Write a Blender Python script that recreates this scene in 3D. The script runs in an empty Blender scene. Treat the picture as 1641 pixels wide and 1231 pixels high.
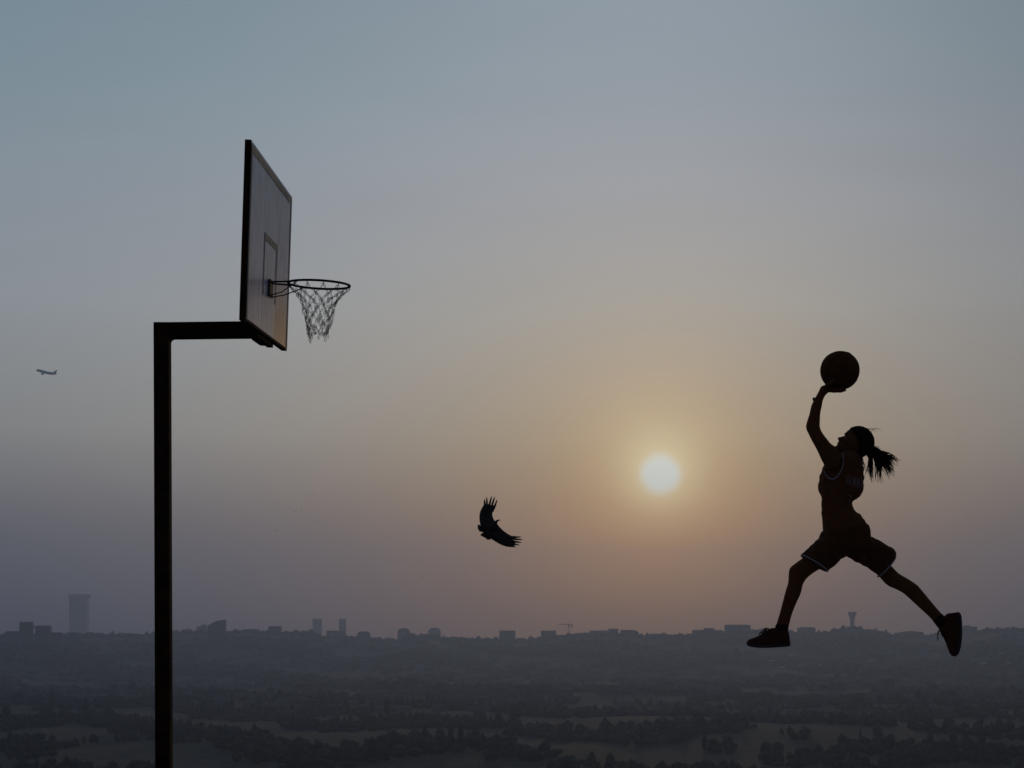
import bpy, bmesh, math, random
import numpy as np
from mathutils import Vector, Matrix, noise
from mathutils.bvhtree import BVHTree

# ------------------------------------------------------------------ camera, world, sun, exposure
F = 2741.0            # focal length in pixels of a 1641 px wide frame
CX, YH = 820.5, 1032.0  # column of the optical axis and row of eye level
HC = 1.0              # camera height over the court
sc = bpy.context.scene
cam = bpy.data.cameras.new('camera')
cam.sensor_fit = 'HORIZONTAL'; cam.sensor_width = 36.0; cam.lens = 36.0 * F / 1641.0
cam.shift_y = (YH - 615.5) / 1641.0
cam.clip_start = 0.1; cam.clip_end = 60000
co = bpy.data.objects.new('camera', cam); sc.collection.objects.link(co)
co.location = (0, 0, HC); co.rotation_euler = (math.pi / 2, 0, 0)
sc.camera = co

SUN_AZ = math.atan((1058 - CX) / F); SUN_EL = math.atan((YH - 760) / F * math.cos(SUN_AZ))
sun_dir = Vector((math.sin(SUN_AZ) * math.cos(SUN_EL), math.cos(SUN_AZ) * math.cos(SUN_EL), math.sin(SUN_EL)))

def s2l(r, g, b):
    f = lambda c: (c / 255 / 12.92) if c / 255 <= 0.04045 else ((c / 255 + 0.055) / 1.055) ** 2.4
    return (f(r), f(g), f(b), 1)

def build_world():
    w = bpy.data.worlds.new('World'); sc.world = w; w.use_nodes = True
    nt = w.node_tree; N = nt.nodes; L = nt.links; N.clear()
    out = N.new('ShaderNodeOutputWorld'); bg = N.new('ShaderNodeBackground'); L.new(bg.outputs[0], out.inputs[0])
    sky = N.new('ShaderNodeTexSky'); sky.sky_type = 'NISHITA'; sky.sun_disc = False
    sky.sun_elevation = SUN_EL; sky.sun_rotation = SUN_AZ; sky.dust_density = 6; sky.air_density = 1.5
    tc = N.new('ShaderNodeTexCoord'); sep = N.new('ShaderNodeSeparateXYZ'); L.new(tc.outputs['Generated'], sep.inputs[0])
    def M(op, a, b=None, clamp=False):
        n = N.new('ShaderNodeMath'); n.operation = op; n.use_clamp = clamp
        for i, v in enumerate((a, b)):
            if v is None: continue
            if isinstance(v, (int, float)): n.inputs[i].default_value = v
            else: L.new(v, n.inputs[i])
        return n.outputs[0]
    def VM(op, a, b):
        n = N.new('ShaderNodeVectorMath'); n.operation = op
        for i, v in enumerate((a, b)):
            if isinstance(v, (tuple, list, Vector)): n.inputs[i].default_value = v[:3]
            elif isinstance(v, (int, float)): n.inputs[i].default_value = v
            else: L.new(v, n.inputs[i])
        return n
    def scale(col, f):
        n = N.new('ShaderNodeVectorMath'); n.operation = 'SCALE'
        if isinstance(col, tuple): n.inputs[0].default_value = col[:3]
        else: L.new(col, n.inputs[0])
        if isinstance(f, (int, float)): n.inputs['Scale'].default_value = f
        else: L.new(f, n.inputs['Scale'])
        return n.outputs[0]
    def ramp(fac, stops):
        r = N.new('ShaderNodeValToRGB'); r.color_ramp.interpolation = 'LINEAR'
        e = r.color_ramp.elements
        while len(e) < len(stops): e.new(0.5)
        for el, (p, c) in zip(e, stops): el.position = p; el.color = (c[0], c[1], c[2], 1)
        L.new(fac, r.inputs[0]); return r.outputs[0]
    z = sep.outputs[2]
    # hazy layers by height over the horizon (position = sine of the elevation / 0.8)
    zz = M('DIVIDE', M('MAXIMUM', z, 0.0), 0.8)
    base = ramp(zz, [(max(0, s / 0.8), c) for s, c in BASE])
    warm = ramp(zz, [(max(0, s / 0.8), c) for s, c in WARM])
    # bearing from the sun
    hx = M('MULTIPLY', sep.outputs[0], math.cos(SUN_AZ)); hx2 = M('MULTIPLY', sep.outputs[1], -math.sin(SUN_AZ))
    side = M('ADD', hx, hx2)
    fw = M('ADD', M('MULTIPLY', sep.outputs[0], math.sin(SUN_AZ)), M('MULTIPLY', sep.outputs[1], math.cos(SUN_AZ)))
    azd = M('ABSOLUTE', M('ARCTAN2', side, fw))
    g = M('EXPONENT', M('MULTIPLY', M('POWER', M('DIVIDE', azd, math.radians(AZ_W)), AZ_P), -1.0))
    # the sky away from the sunset is darker
    back = M('ADD', 0.28, M('MULTIPLY', 0.72, M('EXPONENT', M('MULTIPLY', M('POWER', M('DIVIDE', azd, 1.1), 2.0), -1.0))))
    # the smog is thicker to the right of the sun and yellower low down under it
    thick = N.new('ShaderNodeMapRange'); thick.interpolation_type = 'SMOOTHSTEP'; thick.inputs['From Min'].default_value = -0.02; thick.inputs['From Max'].default_value = 0.30
    thick.inputs['To Min'].default_value = 1.0; thick.inputs['To Max'].default_value = 0.75; L.new(side, thick.inputs[0])
    low = M('EXPONENT', M('MULTIPLY', M('POWER', M('DIVIDE', M('MAXIMUM', z, 0.0), 0.14), 2.0), -1.0))
    lowg = M('MULTIPLY', low, g)
    tint = VM('SUBTRACT', (1, 1, 1), scale((0.07, 0.205, 0.64), lowg)).outputs[0]
    base = VM('MULTIPLY', base, tint).outputs[0]
    dotn = VM('DOT_PRODUCT', tc.outputs['Generated'], sun_dir).outputs['Value']
    ang = M('MULTIPLY', M('ARCCOSINE', M('MINIMUM', dotn, 1.0)), 180 / math.pi)
    tot = VM('ADD', scale(base, back), scale(warm, g)).outputs[0]
    for col, wdt, pw in GLOW:
        gl = M('EXPONENT', M('MULTIPLY', M('POWER', M('DIVIDE', ang, wdt), pw), -1.0))
        tot = VM('ADD', tot, scale(col, gl)).outputs[0]
    # the reddest haze hangs low under the sun
    under = M('MULTIPLY', M('EXPONENT', M('MULTIPLY', M('POWER', M('DIVIDE', azd, math.radians(5.0)), 2.0), -1.0)), M('EXPONENT', M('MULTIPLY', M('POWER', M('DIVIDE', M('SUBTRACT', z, 0.052), 0.030), 2.0), -1.0)))
    tot = VM('ADD', tot, scale((.17, .065, .0), under)).outputs[0]
    tot = scale(tot, thick.outputs[0])
    # faint smoggy streaks
    mp = N.new('ShaderNodeMapping'); mp.inputs['Scale'].default_value = (2.0, 2.0, 14.0); L.new(tc.outputs['Generated'], mp.inputs[0])
    nz = N.new('ShaderNodeTexNoise'); nz.inputs['Scale'].default_value = 2.2; nz.inputs['Detail'].default_value = 4; L.new(mp.outputs[0], nz.inputs['Vector'])
    k = M('ADD', 0.945, M('MULTIPLY', nz.outputs[0], 0.11))
    tot = scale(tot, k)
    # the sun's disc, dimmed by the smog
    nd = N.new('ShaderNodeTexNoise'); nd.inputs['Scale'].default_value = 60; nd.inputs['Detail'].default_value = 3; L.new(tc.outputs['Generated'], nd.inputs['Vector'])
    edge = M('ADD', ang, M('MULTIPLY', M('SUBTRACT', nd.outputs[0], 0.5), 0.34))
    disc = N.new('ShaderNodeMapRange'); disc.interpolation_type = 'SMOOTHSTEP'
    disc.inputs['From Min'].default_value = 0.88; disc.inputs['From Max'].default_value = 0.42
    L.new(edge, disc.inputs['Value'])
    mx = N.new('ShaderNodeMixRGB'); L.new(disc.outputs[0], mx.inputs[0]); L.new(tot, mx.inputs[1]); mx.inputs[2].default_value = SUNCOL
    # below the horizon: dark land
    bl = N.new('ShaderNodeMapRange'); bl.inputs['From Min'].default_value = -0.004; bl.inputs['From Max'].default_value = -0.03
    L.new(z, bl.inputs['Value'])
    mb = N.new('ShaderNodeMixRGB'); L.new(bl.outputs[0], mb.inputs[0]); L.new(mx.outputs[0], mb.inputs[1]); mb.inputs[2].default_value = (0.03, 0.032, 0.038, 1)
    # a share of the clear Nishita sky shines through
    fin = VM('ADD', mb.outputs[0], scale(sky.outputs[0], 0.004))
    L.new(fin.outputs[0], bg.inputs[0]); bg.inputs[1].default_value = 1.0
BASE = [(0.0, (.034, .038, .066)), (.0335, (.097, .106, .140)), (.066, (.155, .165, .190)), (.12, (.295, .318, .320)), (.19, (.310, .362, .402)), (.25, (.275, .342, .405)), (.311, (.216, .312, .375)), (.38, (.192, .282, .350)), (.8, (.12, .18, .26))]
WARM = [(0.0, (.165, .050, .0)), (.0335, (.215, .066, .0)), (.066, (.185, .062, .0)), (.12, (.060, .024, .0)), (.19, (.024, .016, .0)), (.311, (.054, .040, .050)), (.5, (.05, .04, .03)), (.8, (.0, .0, .0))]
AZ_W, AZ_P = 11.0, 2.0
GLOW = [((.33, .178, .036), 3.0, 1.5), ((.38, .54, .42), 1.15, 1.4)]
SUNCOL = (.86, .98, .96, 1)
build_world()

sl = bpy.data.lights.new('sun', 'SUN'); sl.energy = 0.36; sl.angle = math.radians(1.4); sl.color = (1, .62, .32)
so = bpy.data.objects.new('sun', sl); sc.collection.objects.link(so)
so.rotation_euler = (-sun_dir).to_track_quat('-Z', 'Y').to_euler()
so.location = (10, 60, 30)
sc.view_settings.view_transform = 'Standard'; sc.view_settings.look = 'None'
sc.view_settings.exposure = 0; sc.view_settings.gamma = 1; sc.view_settings.use_curve_mapping = False
sc.cycles.use_denoising = True
sc.cycles.max_bounces = 6; sc.cycles.volume_bounces = 0; sc.cycles.transparent_max_bounces = 16
sc.cycles.sample_clamp_indirect = 4

# ------------------------------------------------------------------ helpers
COL = sc.collection
def P(px, py, Y):
    """pixel of the photograph at depth Y -> world point"""
    return Vector(((px - CX) / F * Y, Y, HC + (YH - py) / F * Y))
def mat(name, col, rough=0.8, spec=0.3, noise_scale=None, amt=0.25, bump=0.0, metal=0.0, obj_coords=True):
    m = bpy.data.materials.new(name); m.use_nodes = True
    nt = m.node_tree; b = nt.nodes['Principled BSDF']
    b.inputs['Roughness'].default_value = rough; b.inputs['Metallic'].default_value = metal
    b.inputs['Specular IOR Level'].default_value = spec
    b.inputs['Base Color'].default_value = (*col, 1)
    if noise_scale:
        tc = nt.nodes.new('ShaderNodeTexCoord'); n = nt.nodes.new('ShaderNodeTexNoise')
        n.inputs['Scale'].default_value = noise_scale; n.inputs['Detail'].default_value = 6
        nt.links.new(tc.outputs['Object'], n.inputs['Vector'])
        mr = nt.nodes.new('ShaderNodeMapRange'); mr.inputs['From Min'].default_value = .3; mr.inputs['From Max'].default_value = .7
        mr.inputs['To Min'].default_value = 1 - amt; mr.inputs['To Max'].default_value = 1 + amt
        nt.links.new(n.outputs[0], mr.inputs[0])
        v = nt.nodes.new('ShaderNodeVectorMath'); v.operation = 'SCALE'; v.inputs[0].default_value = col
        nt.links.new(mr.outputs[0], v.inputs['Scale']); nt.links.new(v.outputs[0], b.inputs['Base Color'])
        if bump:
            bp = nt.nodes.new('ShaderNodeBump'); bp.inputs['Strength'].default_value = 1; bp.inputs['Distance'].default_value = bump
            nt.links.new(n.outputs[0], bp.inputs['Height']); nt.links.new(bp.outputs[0], b.inputs['Normal'])
    return m
def mesh_obj(name, verts, faces, m, parent=None, smooth=False):
    me = bpy.data.meshes.new(name); me.from_pydata([tuple(v) for v in verts], [], faces); me.update()
    if m: me.materials.append(m)
    if smooth: me.polygons.foreach_set('use_smooth', [True] * len(me.polygons))
    o = bpy.data.objects.new(name, me); COL.objects.link(o)
    if parent: o.parent = parent
    return o
def np_obj(name, V, Q, m, parent=None, smooth=False):
    """fast mesh from arrays: V (n,3), Q (k,3 or 4)"""
    me = bpy.data.meshes.new(name); k = Q.shape[1]
    me.vertices.add(len(V)); me.vertices.foreach_set('co', V.astype(np.float32).ravel())
    me.loops.add(Q.size); me.loops.foreach_set('vertex_index', Q.astype(np.int32).ravel())
    me.polygons.add(len(Q)); me.polygons.foreach_set('loop_start', np.arange(0, Q.size, k, dtype=np.int32))
    me.polygons.foreach_set('loop_total', np.full(len(Q), k, dtype=np.int32))
    if smooth: me.polygons.foreach_set('use_smooth', np.ones(len(Q), dtype=bool))
    me.update(calc_edges=True); me.validate()
    if m: me.materials.append(m)
    o = bpy.data.objects.new(name, me); COL.objects.link(o)
    if parent: o.parent = parent
    return o
def empty(name, loc, label=None, cat=None, group=None):
    o = bpy.data.objects.new(name, None); COL.objects.link(o); o.location = loc
    o.empty_display_size = 0.2
    return tag(o, label, cat, group)
def tag(o, label=None, cat=None, group=None, kind=None):
    for k, v in (('label', label), ('category', cat), ('group', group), ('kind', kind)):
        if v: o[k] = v
    return o
def rel(o, pts):
    """world points -> local to the unrotated root o"""
    return [Vector(p) - o.location for p in pts]
class MB:
    def __init__(s): s.v = []; s.f = []
    def box(s, a, b):
        """axis aligned box between two corners"""
        n = len(s.v); x0, y0, z0 = a; x1, y1, z1 = b
        s.v += [(x0,y0,z0),(x1,y0,z0),(x1,y1,z0),(x0,y1,z0),(x0,y0,z1),(x1,y0,z1),(x1,y1,z1),(x0,y1,z1)]
        s.f += [tuple(n+i for i in q) for q in ((0,3,2,1),(4,5,6,7),(0,1,5,4),(1,2,6,5),(2,3,7,6),(3,0,4,7))]
    def obox(s, c, ax, ay, az):
        """oriented box: centre and three half-axis vectors"""
        n = len(s.v); c = Vector(c); ax, ay, az = Vector(ax), Vector(ay), Vector(az)
        for sx, sy, sz in ((-1,-1,-1),(1,-1,-1),(1,1,-1),(-1,1,-1),(-1,-1,1),(1,-1,1),(1,1,1),(-1,1,1)):
            s.v.append(tuple(c + ax*sx + ay*sy + az*sz))
        s.f += [tuple(n+i for i in q) for q in ((0,3,2,1),(4,5,6,7),(0,1,5,4),(1,2,6,5),(2,3,7,6),(3,0,4,7))]
    def rings(s, rings, cap=True):
        n = len(s.v); k = len(rings[0])
        for r in rings: s.v += [tuple(p) for p in r]
        for i in range(len(rings)-1):
            for j in range(k):
                a = n+i*k+j; b = n+i*k+(j+1)%k
                s.f.append((a, b, b+k, a+k))
        if cap:
            s.f.append(tuple(n+j for j in range(k-1, -1, -1))); m = n+(len(rings)-1)*k
            s.f.append(tuple(m+j for j in range(k)))
    def tube(s, pts, rad, k=8, closed=False, cap=True):
        pts = [Vector(p) for p in pts]; m = len(pts); rs = []
        up = None
        for i, p in enumerate(pts):
            if closed: t = pts[(i+1)%m] - pts[i-1]
            else: t = pts[min(i+1, m-1)] - pts[max(i-1, 0)]
            t.normalize()
            if up is None: up = Vector((0,0,1)) if abs(t.z) < .9 else Vector((1,0,0))
            a = (up - t*up.dot(t)).normalized(); b = t.cross(a); up = a
            r = rad[i] if isinstance(rad, (list, tuple)) else rad
            rs.append([p + (a*math.cos(q)+b*math.sin(q))*r for q in (2*math.pi*j/k for j in range(k))])
        if closed: rs.append(rs[0]); cap = False
        s.rings(rs, cap)
    def disc_prism(s, poly, off):
        """polygon (list of points) extruded by the vector off"""
        n = len(s.v); k = len(poly); off = Vector(off)
        s.v += [tuple(Vector(p)) for p in poly] + [tuple(Vector(p)+off) for p in poly]
        s.f.append(tuple(n+j for j in range(k-1,-1,-1))); s.f.append(tuple(n+k+j for j in range(k)))
        for j in range(k): s.f.append((n+j, n+(j+1)%k, n+k+(j+1)%k, n+k+j))
    def build(s, name, m, parent=None, smooth=False):
        off = parent_world(parent)
        o = mesh_obj(name, [Vector(v) - off for v in s.v], s.f, m, parent, smooth)
        return o
def parent_world(p):
    v = Vector((0,0,0))
    while p: v += Vector(p.location); p = p.parent
    return v
HAZE_D, HAZE_G, HAZE_COL = 1.2e-4, 0.57, (.54, .69, 1.0, 1)
# ------------------------------------------------------------------ land
SKY_ROWS = [(-900,1018),(-500,1013),(-200,1020),(0,1022),(98,1021),(240,1021),(300,1017),(360,1017),(400,1014),(430,1017),(450,1018),(500,1016),(515,1024),(560,1026),(610,1030),(637,1030),(660,1023),(690,1023),(706,1026),(790,1029),(800,1030),(860,1029),(895,1023),(930,1020),(1018,1019),(1030,1023),(1080,1023),(1110,1021),(1200,1015),(1260,1017),(1280,1019),(1327,1018),(1350,1011),(1368,1008),(1385,1013),(1410,1017),(1425,1022),(1447,1022),(1505,1023),(1541,1016),(1570,1016),(1590,1013),(1641,1012),(1900,1016),(2300,1012),(2700,1020)]
_sx = np.array([a for a, b in SKY_ROWS], float); _sy = np.array([b for a, b in SKY_ROWS], float)
RIDGE = 6500.0
def sstep(a, b, x):
    t = np.clip((x - a) / (b - a), 0, 1); return t * t * (3 - 2 * t)
def ground(x, y):
    """height of the land (arrays)"""
    x = np.asarray(x, float); y = np.asarray(y, float)
    r = np.hypot(x, y) + 1e-6
    az = np.arctan2(x, np.maximum(np.abs(y), 1e-3) )
    px = CX + F * np.clip(x / np.maximum(np.abs(y), 1.0), -2, 2)
    row = np.interp(px, _sx, _sy)
    ridge = HC + (YH - row) / F * RIDGE * np.cos(az)
    wob = 4*np.sin(x/310+1)*np.cos(y/270) + 2.5*np.sin(x/120+y/160) + 1.2*np.sin(x/61-y/73+2)
    plain = -92 + wob * sstep(300, 900, r)
    t = sstep(3600, RIDGE, r) ** 1.5
    z = plain * (1 - t) + ridge * t
    z = z - sstep(RIDGE + 100, RIDGE + 1800, r) * 14
    # the terrace the hoop stands on, and the slope below it
    d = np.maximum(np.maximum(np.abs(x) - 16, y - 13.6), -y - 20)
    s = sstep(0, 130, np.maximum(d, 0))
    zz = -0.35 * (1 - s) + z * s
    return np.where(d <= 0, -0.35, np.minimum(zz, -0.35 - np.clip(d, 0, 200) * 0.4) * (d < 200) + z * (d >= 200))
def gz(x, y): return float(ground(x, y))

def land_material():
    m = bpy.data.materials.new('hazy_land'); m.use_nodes = True; nt = m.node_tree; N = nt.nodes; L = nt.links
    b = N['Principled BSDF']; b.inputs['Roughness'].default_value = 1; b.inputs['Specular IOR Level'].default_value = 0.1
    geo = N.new('ShaderNodeNewGeometry')
    mp = N.new('ShaderNodeMapping'); mp.inputs['Scale'].default_value = (1/260, 1/420, 0); mp.inputs['Rotation'].default_value = (0, 0, .35)
    L.new(geo.outputs['Position'], mp.inputs[0])
    vo = N.new('ShaderNodeTexVoronoi'); vo.inputs['Scale'].default_value = 1; vo.distance = 'CHEBYCHEV'; L.new(mp.outputs[0], vo.inputs['Vector'])
    rp = N.new('ShaderNodeValToRGB'); e = rp.color_ramp.elements
    e[0].color = (.028,.032,.028,1); e[1].color = (.040,.039,.038,1)
    for p, c in ((.3,(.034,.038,.030,1)),(.5,(.033,.034,.031,1)),(.7,(.034,.035,.031,1)),(.85,(.037,.036,.034,1))): x = e.new(p); x.color = c
    L.new(vo.outputs['Color'], rp.inputs[0])
    n1 = N.new('ShaderNodeTexNoise'); n1.inputs['Scale'].default_value = 1/190; n1.inputs['Detail'].default_value = 8; L.new(geo.outputs['Position'], n1.inputs['Vector'])
    wood = N.new('ShaderNodeMapRange'); wood.inputs['From Min'].default_value = .47; wood.inputs['From Max'].default_value = .56; L.new(n1.outputs[0], wood.inputs[0])
    mx = N.new('ShaderNodeMixRGB'); L.new(wood.outputs[0], mx.inputs[0]); L.new(rp.outputs[0], mx.inputs[1]); mx.inputs[2].default_value = (.024,.030,.018,1)
    n2 = N.new('ShaderNodeTexNoise'); n2.inputs['Scale'].default_value = 1/14; n2.inputs['Detail'].default_value = 6; L.new(geo.outputs['Position'], n2.inputs['Vector'])
    ms = N.new('ShaderNodeMapRange'); ms.inputs['To Min'].default_value = .6; ms.inputs['To Max'].default_value = 1.4; ms.inputs['From Min'].default_value = .3; ms.inputs['From Max'].default_value = .7; L.new(n2.outputs[0], ms.inputs[0])
    v = N.new('ShaderNodeVectorMath'); v.operation = 'SCALE'; L.new(mx.outputs[0], v.inputs[0]); L.new(ms.outputs[0], v.inputs['Scale'])
    L.new(v.outputs[0], b.inputs['Base Color'])
    return m
LAND = land_material()
def build_land():
    a1 = np.radians(np.arange(-26, 26, 0.11)); a2 = np.radians(np.arange(26, 334, 1.6))
    az = np.concatenate([a1, a2]); n = len(az)
    rr = np.concatenate([[0.5], np.arange(2, 40, 2.0), np.geomspace(42, 400, 26), np.geomspace(420, 4000, 90), np.linspace(4060, 8600, 110), np.linspace(8800, 11200, 8)])
    A, R = np.meshgrid(az, rr)
    X = (R * np.sin(A)); Y = (R * np.cos(A)); Z = ground(X, Y)
    V = np.stack([X, Y, Z], -1).reshape(-1, 3)
    i, j = np.meshgrid(np.arange(len(rr) - 1), np.arange(n), indexing='ij'); j2 = (j + 1) % n
    Q = np.stack([i*n+j, i*n+j2, (i+1)*n+j2, (i+1)*n+j], -1).reshape(-1, 4)[:, ::-1]
    # centre fan closed by one polygon row folded to the middle
    o = np_obj('ground', V, Q, LAND, smooth=True); tag(o, kind='structure')
build_land()
# concrete terrace under the hoop (below the bottom of the frame)
CONC = mat('terrace_concrete', (.27, .255, .23), .9, .2, 1.2, .25, .004)
mb = MB(); mb.box((-15.5, -19, -0.45), (15.5, 13.5, 0.0)); tag(mb.build('court_floor', CONC), kind='structure')

# ------------------------------------------------------------------ air
hz = bpy.data.materials.new('haze_air'); hz.use_nodes = True; hz.node_tree.nodes.clear()
_o = hz.node_tree.nodes.new('ShaderNodeOutputMaterial'); _v = hz.node_tree.nodes.new('ShaderNodeVolumePrincipled')
_v.inputs['Color'].default_value = HAZE_COL; _v.inputs['Density'].default_value = HAZE_D; _v.inputs['Anisotropy'].default_value = HAZE_G
hz.node_tree.links.new(_v.outputs[0], _o.inputs['Volume'])
mb = MB(); mb.box((-11800, -11800, -135), (11800, 11800, 640))
tag(mb.build('haze', hz), 'pale smoggy air lying over the land and city', None, None, 'stuff')
# ------------------------------------------------------------------ woodland and the city on the skyline
rng = np.random.default_rng(7); random.seed(7)
FOL = mat('far_foliage', (.026, .031, .022), 1, .1, .08, .5)
def ico(sub):
    bm = bmesh.new(); bmesh.ops.create_icosphere(bm, subdivisions=sub, radius=1)
    V = np.array([v.co[:] for v in bm.verts]); Q = np.array([[v.index for v in f.verts] for f in bm.faces]); bm.free(); return V, Q
IV, IQ = ico(2)
IV1, IQ1 = ico(1)
def blobs(name, X, Y, R, H, m=FOL, base=None):
    """leafy canopies on the land: X,Y centres, R radius, H height"""
    V0, Q0 = (IV, IQ) if len(X) < 2500 else (IV1, IQ1)
    n = len(X); k = len(V0)
    Z = ground(X, Y) if base is None else base
    rad = 1 + rng.uniform(-.28, .28, (n, k))
    V = V0[None] * rad[..., None]
    V = V * np.stack([R * rng.uniform(.8, 1.3, n), R, H * .55], -1)[:, None] + np.stack([X, Y, Z + H * .5], -1)[:, None]
    Q = (Q0[None] + (np.arange(n) * k)[:, None, None]).reshape(-1, 3)
    return np_obj(name, V.reshape(-1, 3), Q, m)
def noise2(x, y, s, o=0):
    return (np.sin(x/s+o)*np.cos(y/s*1.3+2*o) + .6*np.sin(x/s*2.3+y/s*1.7+o) + .4*np.sin(x/s*4.1-y/s*3.7+3*o)) / 2
def scatter(n, r0, r1, s, thr, az=22, o=0):
    r = np.sqrt(rng.uniform(r0*r0, r1*r1, n)); a = np.radians(rng.uniform(-az, az, n))
    X = r*np.sin(a); Y = r*np.cos(a); k = noise2(X, Y*.6, s, o) > thr
    return X[k], Y[k]
X, Y = scatter(42000, 700, 2700, 70, .10, 36); k_ = rng.uniform(0, 1, len(X)) < .75; X, Y = X[k_], Y[k_]; n = len(X)
tag(blobs('near_woodland', X, Y, rng.gamma(3, .9, n)+1.2, rng.gamma(4, 1.3, n)+2), 'dark scattered woods on the plain nearest the terrace', kind='stuff')
X, Y = scatter(34000, 2600, 5900, 150, -.05, 34, 1); n = len(X)
tag(blobs('plain_woodland', X, Y, rng.gamma(3, 1.8, n)+3, rng.gamma(3, 1.6, n)+3), 'hazy woods spread over the plain before the city', kind='stuff')
r = rng.uniform(6200, 6900, 7600); a = np.radians(rng.uniform(-31, 31, 7600)); X = r*np.sin(a); Y = r*np.cos(a)
hh = rng.gamma(3, 1.8, 7600) + 3 + 9*np.clip(noise2(X, Y, 45, 2), 0, 1)
tag(blobs('ridge_woodland', X, Y, rng.uniform(5, 11, 7600), hh), 'tree line along the hazy ridge under the skyline', kind='stuff')

TRUNK = mat('far_bark', (.05, .04, .03), 1, .1)
def lone_tree(px, row, Y, h, w, label):
    x = (px - CX) / F * Y; z = gz(x, Y)
    t = empty('tree', (x, Y, z), label, 'tree', 'dark trees standing alone on the plain')
    mb = MB(); mb.tube([(x, Y, z-.5), (x+.2, Y, z+h*.3), (x, Y, z+h*.55)], [w*.06, w*.045, w*.03], 7); mb.build('trunk', TRUNK, t)
    n = 26; th = rng.uniform(0, 6.28, n); rr = w*.5*np.sqrt(rng.uniform(0, 1, n)); zz = rng.uniform(.35, 1, n)*h
    sh = np.sqrt(np.clip(1-((zz/h-.6)/.48)**2, .05, 1))
    o = blobs('crown', rr*sh*np.cos(th), rr*sh*np.sin(th), rng.uniform(.12, .24, n)*w, rng.uniform(.15, .3, n)*h, FOL, zz-.12*h); o.parent = t
lone_tree(487, 1092, 3350, 17, 34, 'broad dark tree low on the plain, right of the hoop post')
lone_tree(657, 1089, 3500, 18, 62, 'widest dark clump of foliage low on the plain, left of the bird')
lone_tree(1108, 1086, 3600, 14, 22, 'small round tree on the plain below the sun')
lone_tree(1204, 1086, 3550, 14, 30, 'dark round tree on the plain left under the leading shoe')

WALL = [mat('far_wall', (.16, .15, .145), .9, .2, .02, .15), mat('far_wall_dark', (.10, .10, .105), .9, .2, .02, .15), mat('far_wall_warm', (.19, .16, .13), .9, .2, .02, .15)]
WIN = mat('far_window_glass', (.03, .035, .04), .35, .5)
ROOF = mat('far_roof', (.12, .115, .11), .9, .2, .05, .15)
PALE = mat('pale_sheet_roof', (.42, .42, .43), .6, .3, .03, .2)
def building(x0, x1, top, Y, label, m=0, roof=(), shape='box', group='buildings on the hazy skyline', name='apartment_block', cat='building', depth=None):
    """a building from its two edges and top row in the photograph, at distance Y"""
    xa = (x0 - CX)/F*Y; xb = (x1 - CX)/F*Y; w = xb - xa; cx = (xa+xb)/2; d = depth or max(14, min(w*.6, 40))
    yb = Y + d; zt = HC + (YH-top)/F*Y; z0 = min(gz(xa, Y), gz(xb, Y), gz(xa, yb), gz(xb, yb)) - 2
    t = empty(name, (cx, Y + d/2, z0), label, cat, group)
    mb = MB()
    if shape == 'slant':      # roof falling to the left in a curve
        poly = [(xa, Y, z0), (xb, Y, z0), (xb, Y, zt)] + [(xa + w*u, Y, z0 + (zt-z0)*(1-(1-u)**2*.3)) for u in (.66, .5, .3, .15, 0)]
        mb.disc_prism(poly, (0, d, 0))
    elif shape == 'round':    # rounded shoulders
        h = (zt-z0); s = min(w*.3, h*.3)
        poly = [(xa, Y, z0), (xb, Y, z0), (xb, Y, zt-s), (xb-s*.3, Y, zt-s*.3), (xb-s, Y, zt), (xa+s, Y, zt), (xa+s*.3, Y, zt-s*.3), (xa, Y, zt-s)]
        mb.disc_prism(poly, (0, d, 0))
    else: mb.box((xa, Y, z0), (xb, yb, zt))
    mb.build('wall', WALL[m], t)
    if shape == 'box':
        mb = MB(); e = .5; mb.box((xa-e, Y-e, zt+.02), (xb+e, yb+e, zt+.9)); mb.build('parapet', ROOF, t)
    for (a, b, r) in roof:    # blocks on the roof: edges and top row
        ra = (a-CX)/F*Y; rb = (b-CX)/F*Y; mb = MB(); mb.box((ra, Y+d*.25, zt-2), (rb, Y+d*.75, HC+(YH-r)/F*Y)); mb.build('roof_block', WALL[m], t)
    # window bands set into the two long sides
    mb = MB(); fl = 3.3; zz = z0 + 4
    lim = zt - (zt-z0)*(.32 if shape != 'box' else 0) - 2.2
    nb = max(2, int(w/4.5)); bw = w/nb
    while zz < lim:
        for i in range(nb):
            mb.box((xa+bw*(i+.22), Y-.08, zz), (xa+bw*(i+.78), Y+.1, zz+1.5))
        zz += fl
    if mb.v: tag(mb.build('window_rows', WIN, t), kind='stuff')
    return t
B = building
B(10, 31, 1012, 5500, 'low wide block at the far left edge of the skyline', 1)
B(31, 50.5, 997, 5480, 'tallest of the dark blocks at the left edge of the skyline', 1)
B(56.5, 79, 1003, 5500, 'flat roofed dark block between the tallest left block and the pale tower', 1, [(52, 58, 1007)])
B(80, 98, 1014, 5520, 'low block just left of the pale tower', 1)
WALL.append(mat('pale_tower_wall', (.42, .41, .42), .9, .2, .02, .1))
B(111, 138, 958, 10800, 'very tall faint tower left of the hoop post', 3, [(107.5, 142, 952.5)], name='tower_block', depth=80)
B(298, 306, 1008, 6900, 'narrow low block just right of the hoop post', 0)
B(315, 331, 1004, 7400, 'faint stepped block left of the slant roofed building', 0, [(322, 330, 1001)])
B(333, 360, 993, 5800, 'tall building with a curved slanting roof right of the hoop post', 1, shape='slant', name='office_building')
B(430, 450, 1004, 6300, 'square dark block standing alone below the net', 1)
B(501, 515, 992, 9300, 'left one of the two slim faint towers below the net', 0, name='tower_block')
B(543, 554, 992, 9000, 'slimmer right one of the two faint towers', 0, name='tower_block')
B(523, 542, 1011, 6800, 'broad block filling the gap between the two faint towers', 1)
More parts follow.
